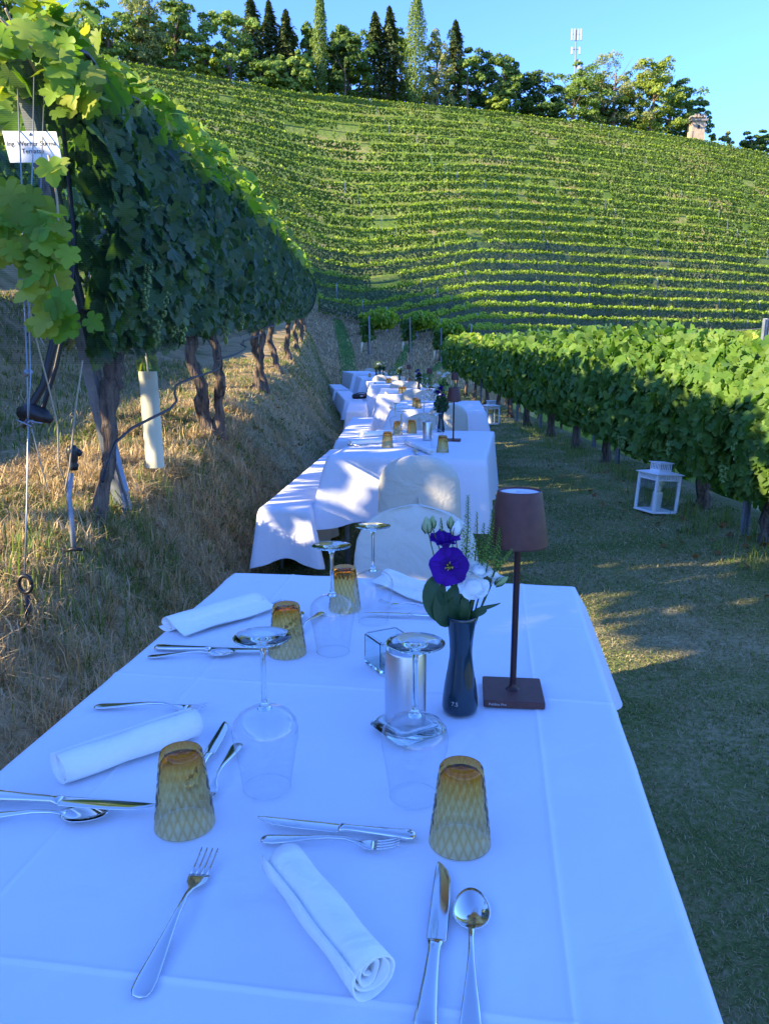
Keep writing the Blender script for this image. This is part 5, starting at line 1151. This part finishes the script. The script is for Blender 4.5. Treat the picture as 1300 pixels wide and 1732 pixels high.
def make_lamp():
    t = empty('table_lamp')
    part('base', box(-.0535, .0535, -.0535, .0535, 0, .0125, .0015), M['rust'], t, smooth=False)
    part('pole', lathe([(.013, .0126), (.010, .015), (.0065, .020), (.0058, .026), (.0058, .315)], 20), M['rustpole'], t)
    part('shade', lathe([(.0470, .283), (.0512, .283), (.0520, .2845), (.0520, .286), (.0385, .3765), (.0372, .379), (.0362, .3795), (.0355, .3785), (.0355, .376)], 56), M['rust'], t)
    part('diffuser', lathe([(.0356, .3755), (.034, .3762), (.0055, .3762), (.0052, .3752), (.0003, .3752)], 48), M['diffuser'], t)
    part('light_disc', lathe([(.0468, .290), (.01, .290), (.0005, .2902)], 40), M['diffuser'], t)
    part('touch_button', lathe([(.0050, .3754), (.0045, .3768), (.0003, .3770)], 20), M['alu'], t)
    text('Poldina Pro', .0066, M['lamptext'], t, (-.029, -.0537, .0042), (PI/2, 0, 0), 'lettering', .0001)
    return t
LA = make_lamp(); q = G(866, 1178, TZ); LA.location = (q.x, q.y, TZ+.0022); LA.rotation_euler = (0, 0, -R(6)); tag(LA, 'rust brown cordless table lamp on the nearest table, right of the vase', 'table lamp', 'rust brown table lamps')
# ------------------------------------------------------------------ flowers
def bloom(parent, c, axis, r, open_, mat, layers=3, per=5, ruffle=.1, seed=0, nu=9, nv=8, center=True, deep=.7, wide=1.0, core=0):
    rs = random.Random(seed); q = Vector(axis).to_track_quat('Z', 'Y').to_matrix().to_4x4(); q.translation = c
    for L_ in range(layers):
        f = 1 - L_*.8/layers; op = open_*(1-.72*L_/layers)
        for k in range(per):
            a0 = 2*PI*(k+.5*L_)/per + rs.uniform(-.15, .15); ph = rs.uniform(0, 6); tw = rs.uniform(-.2, .2)
            def fn(u, v):
                uu = u*2-1; w = (.30+.95*math.sin(min(1, v*1.15)*PI*.5))*1.02*(2*PI/per)*.62*wide*(1-.25*max(0, v-.75)*4*uu*uu)
                a = a0 + uu*w*.95 + tw*v; ang = PI/2*op; t_ = v*r*f
                rad = t_*math.sin(ang*(.35+.65*v)) + .08*r*(1-v); z = deep*t_*math.cos(ang*(.25+.75*v)) + .02*r*(L_)
                z += ruffle*r*v*v*math.sin(uu*4+ph) + .05*r*uu*uu; rad *= 1 + .05*math.sin(uu*5+ph*2)*v
                return tuple(q @ Vector((rad*math.cos(a), rad*math.sin(a), z)))
            part('petal', grid(fn, nu, nv), mat, parent)
    if core: part('petal', xf(lathe([(.001, .05*r), (.30*r*core, .2*r), (.42*r*core, .5*r), (.34*r*core, .75*r), (.20*r*core, .86*r), (.001, .82*r)], 18), q), mat, parent)
    if center:
        V = []
        for k in range(16):
            a = rs.uniform(0, 6.28); rr_ = r*rs.uniform(.05, .22); hh = r*rs.uniform(.25, .42)
            b0 = q @ Vector((rr_*.3*math.cos(a), rr_*.3*math.sin(a), 0)); b1 = q @ Vector((rr_*math.cos(a), rr_*math.sin(a), hh))
            V.append(tube([b0, b1], [.0004, .0011], 5))
        part('stamens', join(*V[:10]), M['stamen'], parent); part('flower_eye', join(*V[10:], xf(lathe([(.0002, .1*r), (.12*r, .16*r), (.2*r, .1*r), (.26*r, .02*r)], 10), q)), M['darkstamen'], parent)
def bud(parent, c, axis, L, r, mat, seed=0):
    q = Vector(axis).to_track_quat('Z', 'Y').to_matrix().to_4x4(); q.translation = c
    V, Fc = lathe([(r*.25, 0), (r*.8, L*.15), (r, L*.35), (r*.85, L*.6), (r*.5, L*.85), (r*.1, L)], 12)
    V = [(x*(1+.12*math.sin(math.atan2(y, x)*3+z*120)), y*(1+.12*math.sin(math.atan2(y, x)*3+z*120)), z) for x, y, z in V]
    part('bud', xf((V, Fc), q), mat, parent)
    for k in range(5):
        a = k*2*PI/5; part('sepal', xf(tube([(r*.5*math.cos(a), r*.5*math.sin(a), -.001), (r*1.15*math.cos(a), r*1.15*math.sin(a), L*.3), (r*1.1*math.cos(a+.1), r*1.1*math.sin(a+.1), L*.62)], [.0012, .0009, .0003], 5), q), M['stem'], parent)
def blade_leaf(pts, w, parent, mat, name='leaf', origin=(0, 0, 0), face=Vector((0, -1, .3))):
    pts = [Vector(p) for p in pts]; n = 12; V = []
    def bz(t): 
        a = [p.copy() for p in pts]
        while len(a) > 1: a = [a[i].lerp(a[i+1], t) for i in range(len(a)-1)]
        return a[0]
    for i in range(n+1):
        f = i/n; p = bz(f); d = (bz(min(1, f+.02))-bz(max(0, f-.02))).normalized(); s = d.cross(face).normalized(); ww = w*math.sin(PI*min(1, f*.92+.05))**.8
        nn = s.cross(d)
        for k in range(5): u = (k-2)/2; V.append(tuple(p + s*u*ww + nn*(ww*.35*u*u) - Vector(origin)))
    Fc = [(i*5+k, i*5+k+1, i*5+5+k+1, i*5+5+k) for i in range(n) for k in range(4)]
    return part(name, (V, Fc), mat, parent)
zf = 1.315
mouth = Vector((vp.x, vp.y, TZ+.165))
def fstem(px, py, zc, parent, r_=.0014, spread=.010):
    p = P(px, py, zc); m0 = mouth + Vector((random.uniform(-spread, spread), random.uniform(-spread, spread), -.05)); part('stem', tube([m0, m0.lerp(p, .5)+Vector((random.uniform(-.006, .006), 0, .006)), p], r_, 6), M['stem'], parent); return p
def fthing(label, cat='flower', name='lisianthus', group=None): return empty(name, (0, 0, 0), label=label, cat=cat, group=group)
t = fthing('wide open deep purple bloom facing us, yellow stamens showing'); p = fstem(760, 965, zf, t); bloom(t, P(759, 958, zf-.01), (-.10, -1, .30), .0335, .93, M['purple'], 2, 5, .07, 3, deep=.55)
t = fthing('upright purple bloom with ruffled edge above the open one'); p = fstem(753, 925, zf+.01, t); bloom(t, P(754, 932, zf+.01), (-.1, -.25, 1), .036, .52, M['purple'], 3, 5, .10, 5, center=False, deep=1.05)
t = WB = fthing('lower white rose like bloom at the vase mouth'); p = fstem(801, 1000, zf-.01, t); bloom(t, P(800, 1006, zf-.005), (-.05, -.55, .9), .033, .60, M['white'], 5, 5, .06, 8, center=False, deep=1.0, wide=1.4, core=1.15)
t = fthing('upper white bloom just behind the lower white one'); p = fstem(808, 980, zf+.01, t); bloom(t, P(807, 980, zf+.015), (.05, -.40, 1), .031, .50, M['white'], 4, 5, .06, 11, center=False, deep=1.05, wide=1.4, core=1.1)
t = fthing('half open white bloom with green outer petals at the right'); p = fstem(832, 985, zf+.01, t); bloom(t, P(829, 988, zf+.01), (.5, -.3, .9), .025, .5, M['white'], 2, 5, .1, 14, center=False, deep=1.05); bud(t, P(838, 990, zf-.005), (.55, -.1, .45), .026, .0065, M['bud'])
t = fthing('pale green closed bud pointing up at the upper left', 'bud'); fstem(724, 900, zf, t, .001); bud(t, P(723, 901, zf), (-.12, 0, 1), .028, .0085, M['bud'])
t = fthing('slim green bud beside the upper left bud', 'bud'); fstem(732, 895, zf+.005, t, .001); bud(t, P(731, 893, zf+.005), (.0, 0, 1), .022, .006, M['bud'])
t = fthing('slender pale bud above the purple blooms', 'bud'); fstem(762, 895, zf+.01, t, .001); bud(t, P(761, 893, zf+.01), (.05, 0, 1), .021, .0055, M['bud'])
t = fthing('plump whitish bud right of the slender one', 'bud'); fstem(770, 905, zf+.01, t, .001); bud(t, P(770, 908, zf+.01), (.15, 0, 1), .029, .010, M['white'])
def sprig(label, p0, p1, rad, n, seed, scale=1.0, group=None):
    t = empty('pennycress_sprig', (0, 0, 0), label=label, cat='sprig'); a, b_ = P(*p0), P(*p1); a0 = mouth + Vector((.008, .004, -.05))
    part('stem', tube([a0, a, a.lerp(b_, .5)+Vector((.002, 0, .001)), b_], [.0012, .0011, .0008, .0004], 5), M['stem'], t)
    g = np.random.default_rng(seed); V, S_ = [], []
    for i in range(n):
        f = (i+.5)/n; c_ = a.lerp(b_, f); ph = i*2.4; r_ = rad*(1-f*.75)*g.uniform(.7, 1.1)
        e = c_ + Vector((r_*math.cos(ph), r_*math.sin(ph), r_*.55)); S_.append(tube([c_, e], .00028, 3, False))
        m_ = Vector((math.cos(ph), math.sin(ph), .5)).to_track_quat('Z', 'Y').to_matrix().to_4x4() @ Matrix.Rotation(g.uniform(-.9, .9), 4, 'X'); m_.translation = e
        s = .0021*g.uniform(.7, 1.2)*(1-f*.5); V.append(xf(([(0, 0, .0006), (s, 0, 0), (s*.6, s*.9, 0), (-s*.6, s*.9, 0), (-s, 0, 0), (-s*.6, -s*.9, 0), (s*.6, -s*.9, 0)], [(0, 1, 2), (0, 2, 3), (0, 3, 4), (0, 4, 5), (0, 5, 6), (0, 6, 1)]), m_))
    tag(part('seed_pods', join(*V), M['sprig'], t), kind='stuff'); tag(part('pod_stalks', join(*S_), M['sprig'], t), kind='stuff')
sprig('tallest airy green sprig in the middle of the bouquet', (787, 950, zf+.01), (791, 838, zf+.01), .011, 150, 1)
sprig('short thin green sprig right of the tallest one', (803, 945, zf+.02), (806, 866, zf+.02), .007, 60, 2)
sprig('leaning green sprig before the brown lamp shade', (823, 960, zf+.0), (834, 863, zf+.0), .012, 150, 3)
sprig('second green sprig before the brown lamp shade', (838, 960, zf-.01), (845, 893, zf-.01), .009, 90, 4)
sprig('low green sprig reaching right past the lamp pole', (836, 968, zf-.0), (866, 930, zf-.03), .008, 70, 5)
sprig('small green sprig left of the leaning one', (812, 955, zf+.02), (818, 885, zf+.02), .009, 70, 6)
sprig('tiny green sprig tip between the buds', (746, 900, zf+.02), (745, 876, zf+.02), .004, 22, 7)
sprig('sparse green sprig crossing low in the bouquet', (800, 1010, zf), (822, 920, zf+.02), .010, 80, 8)
BF = [((766, 1050), (728, 1045), (722, 990), (739, 975), .018, 'broad dark green leaf bulging out at the left'), ((765, 1052), (738, 1062), (742, 1015), (750, 985), .013, 'dark green leaf in front of the broad left leaf'),
      ((772, 1050), (745, 1030), (768, 1000), (783, 985), .014, 'green leaf behind the purple bloom'), ((776, 1050), (760, 1040), (766, 1015), (780, 1008), .012, 'short green leaf at the left of the vase mouth'),
      ((784, 1050), (782, 1040), (787, 1020), (786, 1003), .009, 'upright green leaf in the middle of the vase mouth'), ((795, 1045), (800, 1028), (822, 1030), (846, 1020), .004, 'thin dark leaf reaching right'),
      ((796, 1047), (802, 1038), (815, 1038), (823, 1032), .0045, 'short curled leaf at the right of the vase mouth')]
for a, b1, c1, d1, w, lab in BF:
    t = empty('bouquet_leaf', (0, 0, 0), label=lab, cat='leaf'); part('leaf_blade', ([], []), M['bleaf'], t) if False else blade_leaf([P(*a, zf), P(*b1, zf-.01), P(*c1, zf-.015), P(*d1, zf-.005)], w, t, M['bleaf'], 'leaf_blade')
for k, (px, py) in enumerate([(788, 1005), (795, 1000), (803, 1010), (812, 1000), (782, 1000)]): fstem(px, py, zf+.005*k, WB, .0012, .014)

# small bouquets for the farther tables
def bouquet(vx, vy, label, cols, seed, sc=1.0):
    t = empty('flower_bunch', (vx, vy, TZ+.13), label=label, cat='flowers', group='bouquets on the farther tables'); rs = random.Random(seed); V = []
    for k, col in enumerate(cols):
        c_ = Vector((rs.uniform(-.06, .06), rs.uniform(-.05, .05), rs.uniform(.13, .23))); part('stem', tube([(0, 0, 0), c_*.5, c_], .0016, 4), M['stem'], t)
        q = empty('bloom_', (0, 0, 0)); bpy.data.objects.remove(q)
        bl = []
        for L_ in range(3):
            for j in range(5):
                a0 = j*1.2566+L_*.6
                def fn(u, v):
                    a = a0+(u-.5)*1.3; r_ = .034*(1-.25*L_)*v; return (c_.x+r_*math.cos(a)*(.55+.45*v), c_.y+r_*math.sin(a)*(.55+.45*v), c_.z+.030*v*(.7+.25*L_)+.004*math.sin(u*6))
                bl.append(grid(fn, 4, 4))
        part('bloom', join(*bl), M[col], t)
    n = 130; a = rng.normal(0, 1, (n, 3)); a = norm(a)*rng.uniform(.3, 1, (n, 1))*np.array([.055, .05, .07])+np.array([0, 0, .09]); V, Fc = scatter(LB[1], a, rng.normal(0, 1, (n, 3)), a-np.array([0, 0, .05]), np.full(n, .035)); tag(part('greenery', (V, Fc), M['bleaf'], t), kind='stuff')
    n = 160; h = rng.random(n); a = np.stack([rng.normal(0, .05, n), rng.normal(0, .03, n), .12+.18*h], -1); V, Fc = scatter(LB[1], a, rng.normal(0, 1, (n, 3)), rng.normal(0, 1, (n, 3)), np.full(n, .012)); tag(part('filler_sprigs', (V, Fc), M['sprig'], t), kind='stuff')
def dvase(px, py, zc_label, cols, seed, lab2, pt=None):
    p = pt or G(px, py, TZ); dup(VA, (p.x, p.y, TZ+.002), 0, zc_label); bouquet(p.x, p.y, lab2, cols, seed)
def dlamp(px, zc, py, label):
    p = P(px, py, zc); dup(LA, (p.x, p.y, TZ+.002), -R(6), label)
# second table
glass('t', 655, 757, 'amber tumbler at the left near corner of the second table'); glass('t', 748, 765, 'amber tumbler right of the open pleat chair, on the second table')
glass('t', 672, 736, 'amber tumbler behind the left one on the second table'); glass('t', 696, 733, 'pale amber tumbler in the middle of the second table')
glass('w', 678, 752, 'upturned wine glass at the left of the second table'); glass('w', 737, 757, 'upturned wine glass near the right tumbler of the second table'); glass('w', 668, 730, 'upturned wine glass far left on the second table'); glass('w', 716, 729, 'upturned wine glass farthest back on the second table')
napkin((592, 749), (644, 746), .024, 'long white napkin near the left edge of the second table', .8, 5); napkin((609, 735), (664, 731), .026, 'white napkin roll farther back on the second table', .9, 6); napkin((730, 765), (688, 748), .022, 'white napkin leaning back over the second table middle', .8, 7)
p = G(722, 745, TZ); dup(CY, (p.x, p.y, TZ+.002), 0, 'brushed steel cylinder on the second table'); p = G(735, 752, TZ)
dvase(745, 731, 'dark waisted vase on the second table, left of its lamp', ['purple', 'purple', 'white', 'white', 'bud', 'white', 'purple'], 3, 'purple and white bouquet on the second table')
p = G(766, 746, TZ); dup(LA, (p.x, p.y, TZ+.002), -R(8), 'rust brown table lamp on the second table')
lay('knife', (588, 753), (640, 757), 'knife before the left napkin of the second table'); lay('fork', (600, 757), (645, 753), 'fork before the left napkin of the second table', .003); lay('knife', (705, 768), (690, 742), 'knife behind the pleated chair, on the second table')
# third to seventh table
glass('t', 702, 688, 'amber tumbler at the left of the third table, rear one'); glass('t', 707, 691, 'amber tumbler at the left of the third table, front one'); glass('t', 760, 683, 'amber tumbler by the bouquet of the third table')
glass('w', 714, 688, 'upturned wine glass left on the third table'); glass('w', 722, 684, 'upturned wine glass in the middle of the third table'); glass('w', 737, 681, 'upturned wine glass right on the third table')
napkin((661, 689.5), (690, 688), .026, 'white napkin roll at the near left of the third table', .85, 5); napkin((665, 684), (688, 682.5), .026, 'second white napkin roll behind it on the third table', .85, 6)
dvase(749, 680, 'dark vase behind the second table lamp, on the third table', ['white', 'white', 'white', 'bud', 'white'], 5, 'white bouquet on the third table'); p = G(768, 680, TZ); dup(LA, (p.x, p.y, TZ+.002), -.1, 'rust brown lamp of the third table, mostly behind another lamp')
glass('t', 677, 665.5, 'left amber tumbler of the pair on the fourth table'); glass('t', 683, 665.5, 'right amber tumbler of the pair on the fourth table'); glass('w', 703, 662, 'upturned wine glass left on the fourth table'); glass('w', 713, 660, 'upturned wine glass in the middle of the fourth table'); glass('w', 722, 663, 'upturned wine glass right on the fourth table')
napkin((653, 664), (672, 663), .03, 'white napkin roll on the fourth table', .85, 5)
dvase(708, 659, 'dark vase on the fourth table', ['purple', 'purple', 'white', 'purple'], 7, 'deep purple bouquet on the fourth table'); p = G(726, 660, TZ); dup(LA, (p.x, p.y, TZ+.002), -.1, 'rust brown lamp of the fourth table')
glass('t', 655, 648.5, 'left amber tumbler of the pair on the fifth table'); glass('t', 659, 648, 'right amber tumbler of the pair on the fifth table'); glass('w', 683, 646, 'upturned wine glass left on the fifth table'); glass('w', 690, 645, 'upturned wine glass right on the fifth table')
napkin((634, 648), (649, 647), .03, 'white napkin roll on the fifth table', .85, 5)
dvase(675, 645, 'dark vase on the fifth table', ['white', 'white', 'bud', 'white'], 9, 'white bouquet on the fifth table'); p = G(691, 645, TZ); dup(LA, (p.x, p.y, TZ+.002), -.1, 'rust brown lamp of the fifth table')
glass('t', 625, 638, 'amber tumbler on the sixth table'); glass('w', 662, 636, 'upturned wine glass left on the sixth table'); glass('w', 667, 636, 'upturned wine glass right on the sixth table')
for k, (px, py, c_) in enumerate([(636, 636, 'white'), (642, 635.5, 'white'), (648, 635.5, 'bud')]):
    w_ = ['leftmost', 'middle', 'rightmost'][k]; dvase(px, py, 'dark vase on the sixth table, %s of three' % w_, [c_, 'white', 'white'], 20+k, 'small white bunch on the sixth table, %s of three' % w_)

# ------------------------------------------------------------------ white lanterns by the right row
def make_lantern():
    t = empty('lantern'); w = .105; H = .30
    part('base', box(-w-.012, w+.012, -w-.012, w+.012, 0, .016, .003), M['lantern'], t, smooth=False)
    for sx_ in (-1, 1):
        for sy_ in (-1, 1): part('corner_post', box(sx_*w-.010, sx_*w+.010, sy_*w-.010, sy_*w+.010, .0165, H-.0005, .002), M['lantern'], t, smooth=False)
    for k in range(4):
        a = k*PI/2; m_ = Matrix.Rotation(a, 4, 'Z'); part('pane', xf(box(-w+.011, w-.011, -w-.0012, -w+.0012, .018, H-.046), m_), M['pane'], t, smooth=False)
        fr_ = [box(-w+.0105, w-.0105, -w-.0095, -w+.0095, H-.045, H-.037), box(-w+.0105, w-.0105, -w-.0095, -w+.0095, H-.009, H-.0005)]
        for j in range(10):
            x = -w+.0105+(2*w-.021)*(j)/9; fr_.append(box(x-.004 if j else x, x+.004 if j < 9 else x, -w-.009, -w+.004, H-.0368, H-.0092))
        part('slotted_band', join(*[xf(q, m_) for q in fr_]), M['lantern'], t, smooth=False)
    part('roof', (lambda a, b_: ([(-a, -a, H), (a, -a, H), (a, a, H), (-a, a, H), (-a, -a, H+.006), (a, -a, H+.006), (a, a, H+.006), (-a, a, H+.006), (-b_, -b_, H+.022), (b_, -b_, H+.022), (b_, b_, H+.022), (-b_, b_, H+.022)],
         [(3, 2, 1, 0), (0, 1, 5, 4), (1, 2, 6, 5), (2, 3, 7, 6), (3, 0, 4, 7), (4, 5, 9, 8), (5, 6, 10, 9), (6, 7, 11, 10), (7, 4, 8, 11), (8, 9, 10, 11)]))(w+.022, .060), M['lantern'], t, smooth=False)
    c_ = .056; z0 = H+.0225; ch = []
    ch += [box(-c_, c_, -c_, c_, z0, z0+.012), box(-c_, c_, -c_, c_, z0+.052, z0+.060), box(-c_-.01, c_+.01, -c_-.01, c_+.01, z0+.0605, z0+.066)]
    for k in range(4):
        for j in range(7): x = -c_+.004+(2*c_-.008)*j/6; ch.append(xf(box(x-.0035, x+.0035, -c_, -c_+.004, z0+.0122, z0+.0518), Matrix.Rotation(k*PI/2, 4, 'Z')))
    part('chimney', join(*ch), M['lantern'], t, smooth=False); part('chimney_core', box(-c_+.006, c_-.006, -c_+.006, c_-.006, z0+.0121, z0+.0519), M['greyroof'], t, smooth=False)
    part('handle', tube([(c_+.012*math.sin(a)*2.2, .0, z0+.032+.026*math.cos(a)) for a in np.linspace(0, PI, 10)], .003, 6), M['lantern'], t)
    return t
LN = make_lantern()
for i, (px, py, rz_, lean, lab, sc) in enumerate([(1107, 862, 20, 4.5, 'white metal lantern on the path edge before the right vine row, nearer one', 1.12), (829, 716, 12, 0, 'white metal lantern on the path edge past the second table, farther one', 1.2), (753, 668, 8, 0, 'small far white lantern between the bouquets and the right vine row', 1.1)]):
    p = G(px, py, .03) if i < 2 else P(753, 652, 17.0); o = LN if i == 0 else copy_tree(LN); o.location = (p.x, p.y, gza(p.x, p.y)+.005); o.rotation_euler = (0, R(lean), R(rz_)); o.scale = (sc,)*3; tag(o, lab, 'lantern', 'white lanterns')
    cd = empty('candle', o.location, (0, R(lean), 0), label=['white pillar candle inside the nearer lantern', 'white pillar candle inside the farther lantern', 'white pillar candle inside the far small lantern'][i], cat='candle', group='candles in lanterns'); cd.scale = (sc,)*3
    part('wax', lathe([(.036, .018), (.038, .022), (.0375, .150), (.034, .158), (.020, .150), (.0005, .148)], 24), M['candle'], cd); part('wick', tube([(0, 0, .148), (.002, 0, .164)], .0012, 5), M['black'], cd)
